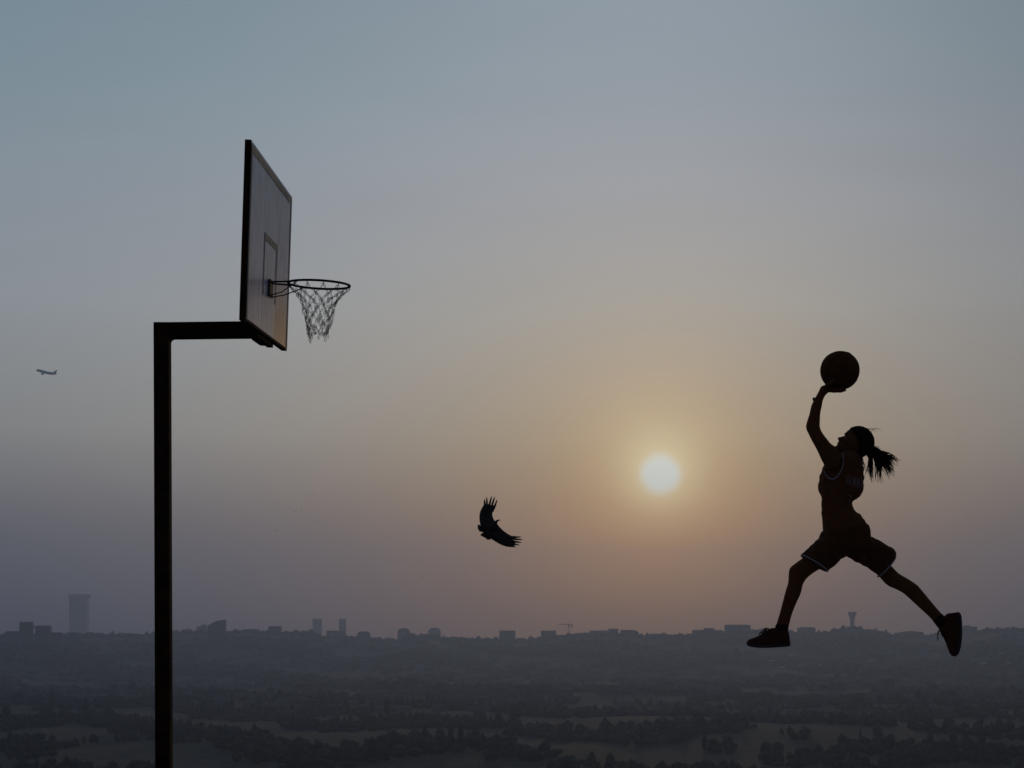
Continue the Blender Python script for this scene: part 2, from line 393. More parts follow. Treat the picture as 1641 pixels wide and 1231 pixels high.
B(542.6, 553.4, 1011.5, 6800, 'narrow block at the foot of the slimmer faint tower', 1)
B(572, 593, 1012, 6500, 'round shouldered dark block right of the two faint towers', 1, shape='round')
B(594, 608, 1022, 6600, 'low block right beside the round shouldered dark one', 1)
B(637, 657, 1007, 7000, 'left block of the round topped pair left of the bird', 0, shape='round')
B(686, 706, 1006, 7900, 'right paler block of the round topped pair left of the bird', 2, shape='round')
B(800, 826, 1011, 6400, 'square grey block directly under the bird', 0)
B(867, 891, 1011, 6300, 'flat topped block left of the tower crane', 2)
B(891.5, 911, 1018, 6350, 'low long block under the tower crane', 0)
B(918, 934, 1018, 6500, 'lowest step of the stepped blocks right of the crane', 2)
B(934.5, 945, 1014, 6450, 'middle step of the stepped blocks right of the crane', 2)
B(945.5, 974, 1011, 6400, 'highest broad step of the stepped blocks right of the crane', 0)
B(975, 991, 1008, 6550, 'upright block next to the gap left of the sun', 0)
B(995, 1018, 1010, 6350, 'reddish block standing left below the sun', 2)
B(1019, 1030, 1018, 6500, 'small low block at the right foot of the reddish block', 2)
B(1043, 1063, 1016, 6500, 'low flat block straight below the sun', 2)
B(1085, 1109, 1019, 6700, 'lowest long block right below the sun', 2)
B(1111, 1147, 1010, 6300, 'wide block with a penthouse left of the widest slab', 0, [(1129, 1145, 1006.5)])
B(1163, 1203, 1002.5, 6200, 'widest slab on the skyline with a roof frame, before the leading shoe', 0, [(1165, 1180, 1001), (1184, 1199, 1001), (1180, 1184, 1001.4)])
B(1262, 1270, 1010, 6500, 'narrow block right behind the leading shoe heel', 0)
B(1280, 1307, 1006.5, 6300, 'broad block between the leading shoe and the water tower', 0, [(1284, 1303, 1005)])
B(1308, 1320, 1013, 6350, 'lower wing beside the broad block left of the water tower', 0)
B(1447, 1480, 1013, 6200, 'long low block between the water tower and the trailing shoe', 0, [(1453, 1470, 1011.5)])
B(1541, 1566, 1004.5, 6300, 'block standing at the right beside the trailing shoe', 1, [(1546, 1556, 1002.5)])
B(1481, 1492, 1019, 6300, 'small low wing right of the long low block', 0)

# water tower
def water_tower():
    Y = 7600; x = (1365.8-CX)/F*Y; s = Y/F; zf = lambda r: HC+(YH-r)*s
    z0 = gz(x, Y)-3
    t = empty('water_tower', (x, Y, z0), 'flared water tower on the hill seen between her legs', 'water tower')
    def lathe(name, prof, m):
        mb = MB(); mb.rings([[(x+r*math.cos(a), Y+r*math.sin(a), z) for a in (2*math.pi*i/28 for i in range(28))] for r, z in prof]); mb.build(name, m, t, True)
    lathe('shaft', [(4.6*s, z0), (3.6*s, zf(1004)), (3.4*s, zf(996)), (4.0*s, zf(991))], WALL[0])
    lathe('tank', [(4.0*s, zf(991)), (5.2*s, zf(987)), (6.6*s, zf(984.6)), (6.6*s, zf(983.5)), (7.3*s, zf(983.4)), (7.3*s, zf(981.2)), (6.2*s, zf(980.9)), (.5*s, zf(980.4))], WALL[0])
water_tower()
# tower crane
def crane():
    Y = 6300; s = Y/F; x = (911.7-CX)*s; zf = lambda r: HC+(YH-r)*s; z0 = gz(x, Y)-1
    t = empty('tower_crane', (x, Y, z0), 'tower crane with its jib pointing left over the skyline', 'crane')
    DK = mat('crane_steel', (.10, .07, .04), .6, .3)
    def lattice(a, b, w, name, n):
        mb = MB(); a, b = Vector(a), Vector(b); ax = (b-a); u = Vector((0,1,0)); v = ax.cross(u).normalized(); cs = []
        for sy, sz in ((-1,-1),(1,-1),(1,1),(-1,1)):
            o = u*sy*w/2+v*sz*w/2; mb.tube([a+o, b+o], .34, 4); cs.append(o)
        for i in range(n):
            p = a+ax*(i/n); q = a+ax*((i+1)/n)
            for k in range(4): mb.tube([p+cs[k], q+cs[(k+1)%4]], .2, 4)
        mb.build(name, DK, t)
    lattice((x, Y, z0), (x, Y, zf(1000.5)), 5.2, 'mast', 16)
    lattice((x+2.4*s, Y, zf(1001.5)), (x-17*s, Y, zf(1000.4)), 2.2, 'jib', 14)
    lattice((x, Y, zf(1001.4)), (x+5.5*s, Y, zf(1001.4)), 2.2, 'counter_jib', 4)
    mb = MB(); mb.box((x+4.2*s, Y-1.5, zf(1006)), (x+6.0*s, Y+1.5, zf(1001.2))); mb.build('counterweight', DK, t)
    mb = MB(); mb.tube([(x, Y, zf(1000.5)), (x, Y, zf(997.5))], .6, 5); mb.tube([(x, Y, zf(997.6)), (x-12*s, Y, zf(1000))], .2, 4); mb.tube([(x, Y, zf(997.6)), (x+5*s, Y, zf(1000.8))], .2, 4); mb.build('tie_bars', DK, t)
    mb = MB(); mb.box((x-2.6, Y-3.4, zf(1004)), (x+.2, Y-1.2, zf(1002))); mb.build('cab', WALL[1], t)
crane()
# small low blocks filling the skyline between the larger ones
ZONES = [(140, 244, 3, 1017, 'between the pale tower and the hoop post'), (276, 298, 2, 1013, 'touching the right side of the hoop post'), (362, 428, 4, 1012, 'between slant roofed building and square block'),
 (452, 498, 3, 1013, 'left of the two slim towers'), (608, 636, 2, 1025, 'right after the round shouldered dark block'), (658, 685, 2, 1018, 'between the two round topped blocks'), (708, 798, 6, 1024, 'between the round topped blocks and the bird'),
 (832, 866, 3, 1024, 'between the block under the bird and the crane'), (1064, 1084, 2, 1019, 'right under the sun'), (1147, 1162, 2, 1009, 'left of the widest slab'), (1205, 1260, 5, 1011, 'behind the leading shoe'),
 (1322, 1356, 3, 1010, 'on the rise left of the water tower'), (1376, 1445, 6, 1013, 'on the slope right of the water tower'), (1494, 1540, 3, 1018, 'around the trailing shoe'), (1568, 1641, 6, 1009, 'at the right edge')]
ORDS = ['first','second','third','fourth','fifth','sixth','seventh','eighth','ninth']
for a_, b_, n_, row_, where in ZONES:
    n_ += 2 if b_-a_ > 40 else 0
    xs = sorted(random.uniform(a_, b_-5) for _ in range(n_))
    for k_, x_ in enumerate(xs):
        w_ = random.choice((3.5, 5, 7, 9, 13)); B(x_, min(x_+w_, b_), row_+random.uniform(-3.5, 2.5), random.uniform(6200, 7400), ORDS[k_]+' low block from the left '+where, random.randrange(3), name='low_block', group='low blocks along the hazy ridge')
# loose town spread over the plain: far too many roofs to count
def town():
    V, Q = [], []; n = 3800
    r = np.sqrt(rng.uniform(2300**2, 6100**2, n)); a = np.radians(rng.uniform(-28, 28, n)); X = r*np.sin(a); Y = r*np.cos(a)
    k = noise2(X, Y, 210, 4) > -.15; X, Y = X[k], Y[k]; n = len(X); Z = ground(X, Y)
    w = rng.uniform(5, 13, n)*(1+r[k]/7000); d = rng.uniform(5, 9, n); h = rng.gamma(3, 1.6, n)+2.5; ro = rng.uniform(-.5, .5, n)
    c_, s_ = np.cos(ro), np.sin(ro); P_ = []
    for sx, sy, sz in ((-1,-1,0),(1,-1,0),(1,1,0),(-1,1,0),(-1,-1,1),(1,-1,1),(1,1,1),(-1,1,1)):
        P_.append(np.stack([X+sx*w*c_-sy*d*s_, Y+sx*w*s_+sy*d*c_, Z-1+sz*(h+1)], -1))
    V = np.stack(P_, 1).reshape(-1, 3); base = np.array(((4,5,6,7),(0,1,5,4),(1,2,6,5),(2,3,7,6),(3,0,4,7)))
    Q = (base[None] + (np.arange(n)*8)[:, None, None]).reshape(-1, 4)
    tm = mat('town_walls', (.085, .083, .085), .9, .1, .011, .7)
    tag(np_obj('distant_town', V, Q, tm), 'countless small houses lost in haze over the plain', kind='stuff')
town()
# low sheds with pale roofs down on the plain
_used = []
def shed(px, row, wpx, kind, lab):
    s = 95.0/(row-YH); Y = s*F; x = (px-CX)*s
    z0 = gz(x, Y)-1; w = wpx*s; d = w*random.uniform(.35, .6); h = random.uniform(5, 8)
    t = empty('shed', (x, Y, z0), lab, 'shed', 'sheds with pale roofs on the plain')
    mb = MB(); mb.box((x-w/2, Y, z0), (x+w/2, Y+d, z0+h)); mb.build('wall', WALL[kind % 3], t)
    e = .7; rz = z0+h+.03; rise = d*.16
    mb = MB(); mb.rings([[(xx, Y-e, rz), (xx, Y+d+e, rz), (xx, Y+d+e, rz+.3), (xx, Y+d/2, rz+.3+rise), (xx, Y-e, rz+.3)] for xx in (x-w/2-e, x+w/2+e)]); mb.build('roof', PALE, t)
    mb = MB()
    for i in range(max(2, int(w/9))): mb.box((x-w/2+2+i*9, Y-.08, z0+3), (x-w/2+5+i*9, Y+.1, z0+4.6))
    tag(mb.build('window_rows', WIN, t), kind='stuff')
SHEDS = [(1236,1085,9),(1253,1088,12),(1268,1083,8),(1285,1087,14),(1301,1084,9),(1318,1087,11),(1340,1085,8),(1370,1091,20),(1396,1086,9),(1418,1079,8),(1431,1082,7),(1452,1078,10),(1466,1074,9),(1480,1070,8),(1495,1076,10),(1507,1071,7),(1512,1091,13),(1530,1082,9),(1548,1076,8),(1561,1086,10),(1583,1088,20),(1604,1084,9),(1622,1088,13),(1610,1077,10),(1636,1079,8),(842,1061,13),(858,1065,7),(931,1060,16),(962,1063,8),(650,1055,9),(676,1058,8),(430,1058,9),(545,1064,7),(1000,1070,9),(1085,1066,8),(1160,1068,9)]
ORD = ['leftmost','second','third','fourth','fifth','sixth','seventh','eighth','ninth','tenth','eleventh','twelfth','thirteenth','fourteenth','fifteenth']
def band(s): return 'faint row across the plain' if s[0] < 1200 else 'lowest row at lower right' if s[1] >= 1086 else 'middle row at lower right' if s[1] >= 1081 else 'farthest row at lower right'
_n = {}
for s_ in sorted(SHEDS):
    b_ = band(s_); k_ = _n.get(b_, 0); _n[b_] = k_+1
    shed(*s_, random.randrange(3), 'pale roofed shed, ' + (ORD[k_] + (' in the ' if k_ == 0 else ' from the left in the ')) + b_)
# ------------------------------------------------------------------ basketball hoop
hn = Vector((0.99901, -0.00783, -0.04370)).normalized()
hu = Vector((0.01070, 0.99777, 0.06593)).normalized()
hv = Vector((0.04308, -0.06633, 0.99687)).normalized()
hc = Vector((-1.7814, 12.6154, 2.8759 + HC)); BW, BH = 1.9985, 1.2119
def HB(n, u, v):  # board coordinates (out of the face, along, up from the centre)
    return hc + hn*n + hu*u + hv*v
STEEL = mat('dark_painted_steel', (.034, .016, .009), .9, .06, 9, .5, .0012)
RIMM = mat('rusty_rim_steel', (.03, .018, .013), .7, .2, 30, .4)
def panel_material():
    m = bpy.data.materials.new('worn_board_paint'); m.use_nodes = True; nt = m.node_tree; N = nt.nodes; L = nt.links
    b = N['Principled BSDF']; b.inputs['Specular IOR Level'].default_value = .38
    tc = N.new('ShaderNodeTexCoord')
    mp = N.new('ShaderNodeMapping'); mp.inputs['Scale'].default_value = (6, 9, 1.1); L.new(tc.outputs['Object'], mp.inputs[0])
    n = N.new('ShaderNodeTexNoise'); n.inputs['Scale'].default_value = 1.6; n.inputs['Detail'].default_value = 8; n.inputs['Roughness'].default_value = .65; L.new(mp.outputs[0], n.inputs['Vector'])
    r = N.new('ShaderNodeValToRGB'); e = r.color_ramp.elements
    e[0].position = .3; e[0].color = (.19, .215, .42, 1); e[1].position = .72; e[1].color = (.42, .44, .62, 1)
    x = e.new(.5); x.color = (.29, .31, .54, 1)
    L.new(n.outputs[0], r.inputs[0])
    # scuffs and rusty weeping
    n2 = N.new('ShaderNodeTexNoise'); n2.inputs['Scale'].default_value = 3.5; n2.inputs['Detail'].default_value = 9; L.new(mp.outputs[0], n2.inputs['Vector'])
    mr = N.new('ShaderNodeMapRange'); mr.inputs['From Min'].default_value = .55; mr.inputs['From Max'].default_value = .72; mr.inputs['To Max'].default_value = .6; L.new(n2.outputs[0], mr.inputs[0])
    mx = N.new('ShaderNodeMixRGB'); L.new(mr.outputs[0], mx.inputs[0]); L.new(r.outputs[0], mx.inputs[1]); mx.inputs[2].default_value = (.22, .15, .10, 1)
    # sunset reflection painted into the colour as orange streaks, low at the far end
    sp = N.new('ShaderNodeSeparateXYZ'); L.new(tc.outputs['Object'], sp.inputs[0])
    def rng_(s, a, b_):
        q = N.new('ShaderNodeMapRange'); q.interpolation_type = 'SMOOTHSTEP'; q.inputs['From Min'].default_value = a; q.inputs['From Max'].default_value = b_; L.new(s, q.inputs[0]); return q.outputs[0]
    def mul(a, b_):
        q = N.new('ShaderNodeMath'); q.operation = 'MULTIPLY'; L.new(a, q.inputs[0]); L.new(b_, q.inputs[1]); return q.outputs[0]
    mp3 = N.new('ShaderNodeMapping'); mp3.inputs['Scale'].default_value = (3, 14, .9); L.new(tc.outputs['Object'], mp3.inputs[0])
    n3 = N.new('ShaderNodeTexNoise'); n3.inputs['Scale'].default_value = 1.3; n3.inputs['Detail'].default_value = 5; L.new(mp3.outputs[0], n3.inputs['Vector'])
    sunset_sheen = mul(mul(rng_(sp.outputs[2], 3.95, 3.40), rng_(sp.outputs[1], .0, .6)), rng_(n3.outputs[0], .22, .45))
    mxr = N.new('ShaderNodeMixRGB'); L.new(sunset_sheen, mxr.inputs[0]); L.new(mx.outputs[0], mxr.inputs[1]); mxr.inputs[2].default_value = (.95, .46, .13, 1); mx = mxr
    L.new(mx.outputs[0], b.inputs['Base Color'])
    rr = N.new('ShaderNodeMapRange'); rr.inputs['To Min'].default_value = .22; rr.inputs['To Max'].default_value = .5; L.new(n2.outputs[0], rr.inputs[0]); sm = N.new('ShaderNodeMath'); sm.operation = 'MULTIPLY'; sm.inputs[1].default_value = .10; L.new(sunset_sheen, sm.inputs[0]); ad = N.new('ShaderNodeMath'); ad.operation = 'ADD'; L.new(sm.outputs[0], ad.inputs[0]); L.new(rr.outputs[0], ad.inputs[1]); L.new(ad.outputs[0], b.inputs['Roughness'])
    bp = N.new('ShaderNodeBump'); bp.inputs['Distance'].default_value = .003; L.new(n.outputs[0], bp.inputs['Height']); L.new(bp.outputs[0], b.inputs['Normal'])
    return m
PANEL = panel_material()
LINE = mat('faded_line_paint', (.62, .50, .38), .7, .2, 7, .35)
BEAM = mat('matte_black_steel', (.010, .007, .006), 1.0, .02)
def build_hoop():
    px = (262.0 - CX)/F*12.62
    zarm = HC + (YH-530.5)/F*12.62
    t = empty('basketball_hoop', (px, 12.62, 0), 'dark cranked post with a worn blue grey backboard, rim and ragged chain net', 'basketball hoop')
    w = .0555
    mb = MB(); top = zarm + w; x1 = (260.2-CX)/F*12.62; x0 = (262.9-CX)/F*12.62
    c = .006   # chamfered square tube
    def sq(x, z, ww): return [(x-ww+c, 12.62-ww, z), (x+ww-c, 12.62-ww, z), (x+ww, 12.62-ww+c, z), (x+ww, 12.62+ww-c, z), (x+ww-c, 12.62+ww, z), (x-ww+c, 12.62+ww, z), (x-ww, 12.62+ww-c, z), (x-ww, 12.62-ww+c, z)]
    mb.rings([sq(x0, 0, w), sq((x0+x1)/2, top/2, w), sq(x1, top, w)]); mb.build('post', STEEL, t)
    # arm towards the board
    a0 = x1 + w + .001; a1 = -1.835
    mb = MB(); mb.rings([[(x, 12.62-w*.98, z-w), (x, 12.62+w*.98, z-w), (x, 12.62+w*.98, z+w), (x, 12.62-w*.98, z+w)] for x, z in ((a0, zarm), (a1, zarm+.008))]); mb.build('arm', STEEL, t)
    # small curved web in the corner
    mb = MB(); r = .03; z0 = zarm - w - .001
    poly = [(a0, 12.62-.045, z0), (a0, 12.62-.045, z0-r)] + [(a0+r-r*math.cos(q), 12.62-.045, z0-r+r*math.sin(q)) for q in (.3, .6, .9, 1.2)] + [(a0+r, 12.62-.045, z0)]
    mb.disc_prism(poly, (0, .09, 0)); mb.build('corner_web', STEEL, t)
    base = MB(); base.box((px-.2, 12.42, 0.002), (px+.2, 12.82, .02)); base.build('base_plate', STEEL, t)
    # mounting plate behind the lower edge
    mb = MB(); mb.obox(HB(-.040, .02, -BH/2-.0205), hn*.022, hu*.37, hv*.019); mb.obox(HB(-.066, .02, -BH/2+.06), hn*.022, hu*.2, hv*.105); mb.build('mounting_beam', BEAM, t)
    # backboard: dark frame with three boards in it
    th = .042
    mb = MB(); mb.obox(HB(-th/2-.004, 0, 0), hn*(th/2-.003), hu*(BW/2-.004), hv*(BH/2-.004))
    bb = mb.build('backboard', STEEL, t)
    for s, nm in ((-1, 1), (1, 1)):
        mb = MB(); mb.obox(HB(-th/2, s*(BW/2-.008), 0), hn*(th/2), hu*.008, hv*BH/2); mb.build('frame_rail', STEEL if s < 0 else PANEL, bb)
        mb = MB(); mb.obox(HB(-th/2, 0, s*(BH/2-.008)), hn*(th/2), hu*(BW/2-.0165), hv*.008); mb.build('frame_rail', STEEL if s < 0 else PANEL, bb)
    pw = (BW-.036)/3
    for i in range(3):
        mb = MB(); uc = -BW/2+.018+pw*(i+.5); h = BH/2-.018
        nn = 10   # slightly bowed board
        ringA = []
        for k in range(nn+1):
            u = uc - pw/2+.0025 + (pw-.005)*k/nn; bow = .0012*math.sin(math.pi*k/nn) * (1 if i != 1 else .6)
            ringA.append([HB(-.003, u, -h), HB(.001+bow, u, -h), HB(.001+bow*1.4, u, 0), HB(.001+bow, u, h), HB(-.003, u, h)])
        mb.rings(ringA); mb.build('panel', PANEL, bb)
    # painted border and shooting square
    def strip(u0, u1, v0, v1, off=.0036):
        mb = MB(); mb.obox(HB(off, (u0+u1)/2, (v0+v1)/2), hn*.0006, hu*abs(u1-u0)/2, hv*abs(v1-v0)/2); mb.build('painted_line', LINE, bb)
    e = .022; lw = .05
    strip(-BW/2+e, BW/2-e, BH/2-e-lw, BH/2-e, .0040); strip(BW/2-e-lw, BW/2-e, -BH/2+e, BH/2-e-lw-.002, .0040)
    strip(-BW/2+e, -BW/2+e+lw, -BH/2+e, BH/2-e-lw-.002, .0040)
    strip(-.30, .30, .06, .11); strip(-.30, -.272, -.33, .058); strip(.272, .30, -.33, .058)
    # rim
    rc = HB(.3669, 0, -BH/2+.3984); R = .226
    ring = MB(); ring.tube([rc + (hn*math.cos(a)+hu*math.sin(a))*R for a in (2*math.pi*i/72 for i in range(72))], .0088, 10, closed=True)
    rim = ring.build('rim', RIMM, t, True)
    vb = -BH/2+.3984
    mb = MB(); mb.obox(HB(.012, 0, vb-.045), hn*.005, hu*.075, hv*.062); mb.build('bracket', RIMM, rim)
    for s in (-1, 1):
        mb = MB(); a = math.radians(180-s*28); mb.tube([HB(.013, s*.045, vb-.002), HB(.3669+R*math.cos(a)*.995, s*R*abs(math.sin(a)), vb)], .0065, 8); mb.build('bracket_bar', RIMM, rim)
        mb = MB(); a = math.radians(128); mb.tube([HB(.014, s*.05, vb-.10), HB(.10, s*.075, vb-.078), HB(.3669+R*math.cos(a), s*R*math.sin(a), vb-.006)], .0042, 8); mb.build('brace', RIMM, rim)
    for i in range(12):
        a = 2*math.pi*(i+.5)/12; p = rc + (hn*math.cos(a)+hu*math.sin(a))*R
        mb = MB(); mb.tube([p - hv*.006, p - hv*.016 + (hn*math.cos(a)+hu*math.sin(a))*.004, p - hv*.022], .003, 5); mb.build('hook', RIMM, rim)
    # chain net
    rnd = random.Random(4)
    prof = [(-.022, .222), (-.075, .165), (-.13, .132), (-.19, .120), (-.25, .103), (-.305, .088), (-.35, .072), (-.385, .068)]
    cx = Vector((-.003, 0, 0))
    NETM = mat('net_chain', (.035, .030, .028), .6, .3)
    nodes = []
    for k, (dz, rr) in enumerate(prof):
        row = []
        for i in range(12):
            a = 2*math.pi*(i + (.5 if k % 2 == 0 else 1.0))/12 + (rnd.uniform(-.12, .12) if k > 1 else 0)
            r2 = rr * (rnd.uniform(.86, 1.1) if k > 1 else 1)
            row.append(rc + (hn*math.cos(a)+hu*math.sin(a))*r2 + Vector((-.004*k*.35, 0, dz + (rnd.uniform(-.018, .018) if k > 1 else 0))))
        nodes.append(row)
    mb = MB()
    def link(p, q, flip):
        d = (q-p); L_ = d.length; d.normalize(); side = d.cross(Vector((0,1,0))).normalized(); other = d.cross(side)
        s = side if flip else other; s = (s + Vector((rnd.uniform(-.5,.5), rnd.uniform(-.5,.5), 0))).normalized()
        c_ = (p+q)/2; h = L_*(.60 if flip else .46); wd = .0062 if flip else .0026
        pts = [c_ + d*(h*a) + s*(wd*b) for a, b in ((-1,0),(-.7,.9),(0,1),(.7,.9),(1,0),(.7,-.9),(0,-1),(-.7,-.9))]
        mb.tube(pts, .0018 if flip else .0009, 4, closed=True)
    def chain(p, q):
        L_ = (q-p).length; n = max(1, round(L_/.024)); sag = Vector((rnd.uniform(-.006,.006), rnd.uniform(-.006,.006), -.004))
        pt = [p.lerp(q, i/n) + sag*math.sin(math.pi*i/n) for i in range(n+1)]
        for i in range(n): link(pt[i], pt[i+1], i % 2 == 0)
    for k in range(len(prof)-1):
        for i in range(12):
            a = nodes[k][i]; j1 = i if k % 2 == 0 else (i+1) % 12; j0 = (i-1) % 12 if k % 2 == 0 else i
            for j in (j0, j1):
                if k >= 4 and rnd.random() < .22*(k-3)*.55: continue     # torn links
                chain(a, nodes[k+1][j])
    for i in range(12):   # loose ends
        if rnd.random() < .5: chain(nodes[-1][i], nodes[-1][i] + Vector((rnd.uniform(-.01,.01), 0, -rnd.uniform(.015, .04))))
    net = mb.build('net', NETM, t); net['kind'] = 'stuff'
build_hoop()
# ------------------------------------------------------------------ leaping player
YP = 10.8; PS = YP/F
def PP(x, y, d): return P(x, y, YP + d*PS)
def SEC(a, b, d, hd, k=22, sq=2.0):
    """ring of a limb from its two silhouette edges a, b (pixels), depth d and half depth hd (pixels)"""
    A = PP(a[0], a[1], d); B = PP(b[0], b[1], d); c = (A+B)/2; h = (A-B)/2; dy = Vector((0, hd*PS, 0)); r = []
    for i in range(k):
        q = 2*math.pi*i/k; cc, ss = math.cos(q), math.sin(q); e = 2/sq
        r.append(c + h*math.copysign(abs(cc)**e, cc) + dy*math.copysign(abs(ss)**e, ss))
    return r
def inset(s, px):
    (a, b, d, hd) = s[:4]; a = Vector(a); b = Vector(b); v = (b-a).normalized()*px
    return (tuple(a+v), tuple(b-v), d, max(2, hd-px))
def CRS(secs, n=4):
    """smooth in-between sections (Catmull-Rom)"""
    A = [np.array([*s[0], *s[1], s[2], s[3]], float) for s in secs]; out = []
    for i in range(len(A)-1):
        p0, p1, p2, p3 = A[max(i-1, 0)], A[i], A[i+1], A[min(i+2, len(A)-1)]
        for k in range(n):
            t = k/n; v = .5*((2*p1)+(p2-p0)*t+(2*p0-5*p1+4*p2-p3)*t*t+(3*p1-p0-3*p2+p3)*t**3)
            out.append(((v[0],v[1]),(v[2],v[3]),v[4],max(1.5, v[5])))
    v = A[-1]; out.append(((v[0],v[1]),(v[2],v[3]),v[4],v[5])); return out
def remesh(name, mb, voxel, m, parent, smooth=2, disp=0.0, freq=10, seed=0, fn=None):
    me = bpy.data.meshes.new(name); me.from_pydata([tuple(v) for v in mb.v], [], mb.f); me.update()
    bm = bmesh.new(); bm.from_mesh(me); bmesh.ops.recalc_face_normals(bm, faces=bm.faces); bm.to_mesh(me); bm.free()
    o = bpy.data.objects.new(name, me); COL.objects.link(o)
    r = o.modifiers.new('r', 'REMESH'); r.mode = 'VOXEL'; r.voxel_size = voxel
    if smooth: s = o.modifiers.new('s', 'SMOOTH'); s.factor = .5; s.iterations = smooth
    dg = bpy.context.evaluated_depsgraph_get(); dg.update()
    nm = bpy.data.meshes.new_from_object(o.evaluated_get(dg)); o.modifiers.clear(); o.data = nm; nm.name = name; bpy.data.meshes.remove(me)
    if disp:
        n = len(nm.vertices); co_ = np.empty(n*3, np.float32); nm.vertices.foreach_get('co', co_); no = np.empty(n*3, np.float32); nm.vertices.foreach_get('normal', no)
        co_ = co_.reshape(-1, 3); no = no.reshape(-1, 3)
        for i in range(n):
            p = Vector(co_[i].tolist())
            k = noise.noise(Vector((p.x*freq*1.6 + seed, p.y*freq*1.6, p.z*freq*.8))) + .5*noise.noise(Vector((p.x*freq*3+p.z*freq*2 + seed, p.y*freq*3, p.z*freq*2-p.x*freq*2)))
            co_[i] += no[i]*disp*k
        nm.vertices.foreach_set('co', co_.ravel()); nm.update()
    if fn: fn(nm)
    off = parent_world(parent); nm.transform(Matrix.Translation(-off)); nm.update()
    nm.materials.clear(); nm.materials.append(m)
    nm.polygons.foreach_set('use_smooth', [True]*len(nm.polygons))
    if parent: o.parent = parent
    return o
def ell(mb, c, r, ax=None, k=16, n=9):
    """ellipsoid: centre, radii along three axes"""
    ax = ax or (Vector((1,0,0)), Vector((0,1,0)), Vector((0,0,1))); rs = []
    for i in range(n):
        t_ = -math.pi/2*.96 + math.pi*.96*i/(n-1)
        rs.append([c + ax[0]*r[0]*math.cos(t_)*math.cos(q) + ax[1]*r[1]*math.cos(t_)*math.sin(q) + ax[2]*r[2]*math.sin(t_) for q in (2*math.pi*j/k for j in range(k))])
    mb.rings(rs)

SKIN = mat('skin', (.14, .046, .018), .75, .12, 30, .12)
CLOTH = mat('jersey_cloth', (.135, .045, .018), .9, .12, 25, .12)
SHORTS = mat('shorts_cloth', (.09, .032, .014), .92, .12, 25, .12)
TRIM = mat('lilac_trim', (.42, .31, .40), .9, .1)
HAIR = mat('dark_hair', (.016, .007, .004), .85, .1)
SHOE = mat('dark_canvas', (.075, .022, .014), .85, .15, 60, .2)
RUBB = mat('shoe_rubber', (.05, .042, .055), .7, .25)
LACE = mat('lace_cord', (.03, .02, .018), .9, .1)
SOCK = mat('dark_sock', (.03, .018, .015), .95, .1, 80, .2)
BALLM = mat('ball_leather', (.10, .030, .010), .9, .08, 120, .2, .0008)
BLACK = mat('black_rubber', (.010, .008, .008), .6, .2)
EYEW = mat('eye_white', (.09, .075, .065), .7, .15)

person = empty('person', PP(1350, 1052, 0), 'woman in a trimmed basketball kit leaping with one arm raised', 'person')
# --- silhouettes as sections: (edge a, edge b, depth, half depth), pixels of the photograph
TORSO = [((1349,721),(1374,727),0,17), ((1336,733),(1377.5,735),0,34), ((1324,742),(1381.5,746),0,35), ((1317,757),(1384,758),0,34), ((1313.5,775),(1385,770),0,33),
         ((1313.5,790),(1382,787),0,31), ((1316,803),(1374,799),0,29), ((1317.5,812),(1367.5,806),0,27), ((1318,822),(1371,817),0,27), ((1318,834),(1380,828),0,29),
         ((1318,846),(1388,838),0,31), ((1321,855),(1391.5,845),0,32)]
PELVIS = [((1321,850),(1390,843),0,31), ((1316,862),(1395,860),0,33), ((1322,878),(1398,876),0,31), ((1342,887),(1378,887),0,18)]
LEG_N = [((1322,862),(1360,882),-12,17), ((1302,882),(1337,904),-14,16), ((1288,893),(1318,910),-15,14), ((1273,904),(1301,920),-15,12), ((1265.5,911),(1292,928),-15,11.5), ((1263.7,922),(1288,934),-15,11),
         ((1263,934),(1286,939),-15,10.5), ((1259,947),(1283.3,951),-15,10.5), ((1254,966),(1275.5,968),-15,9), ((1249,985),(1269,985),-15,7.5), ((1245,998),(1265,1000),-15,7), ((1243,1010),(1262,1012),-15,7)]
LEG_F = [((1392,866),(1352,882),12,17), ((1412,884),(1383,904),14,16), ((1426,904),(1404,919),15,13), ((1433,912),(1414,930),15,12), ((1441,919.5),(1423,938.5),15,12), ((1457,929),(1437,945),15,11),
         ((1470,938),(1448,951),15,10.5), ((1479.5,949),(1461,962.5),15,10), ((1492,964),(1475,975.5),15,9), ((1503,977),(1487.5,987),15,7.5), ((1510,985),(1496,996),15,7), ((1520,996),(1507,1011),15,7)]
ARM_N = [((1325,752),(1347,748),-28,11), ((1317,738),(1348,734),-31,12), ((1311.5,726),(1342,719.5),-33,12), ((1306,715),(1331,711),-34,11), ((1302,708),(1327,706),-35,10.5), ((1296,696),(1318.5,695),-33,10), ((1291.7,685),(1314,685),-31,9.5),
         ((1293.5,675),(1314,674),-29,9.5), ((1297,664),(1314.5,663),-28,9), ((1300,651),(1317,651),-26,8), ((1304.5,641),(1319,641),-24,7), ((1310,631),(1323,633.5),-22,6.5), ((1316,619),(1328,629),-20,7)]
ARM_F = [((1328,752),(1350,746),27,11), ((1320,736),(1346,730),30,12), ((1312,720),(1335,716),33,12), ((1306,708),(1325,706),30,10), ((1299,696),(1317,695),26,9.5), ((1293,684),(1312,684),22,9.5),
         ((1297,672),(1312,671),17,9), ((1301,660),(1313,661),12,7), ((1304,651),(1313,652),8,6)]
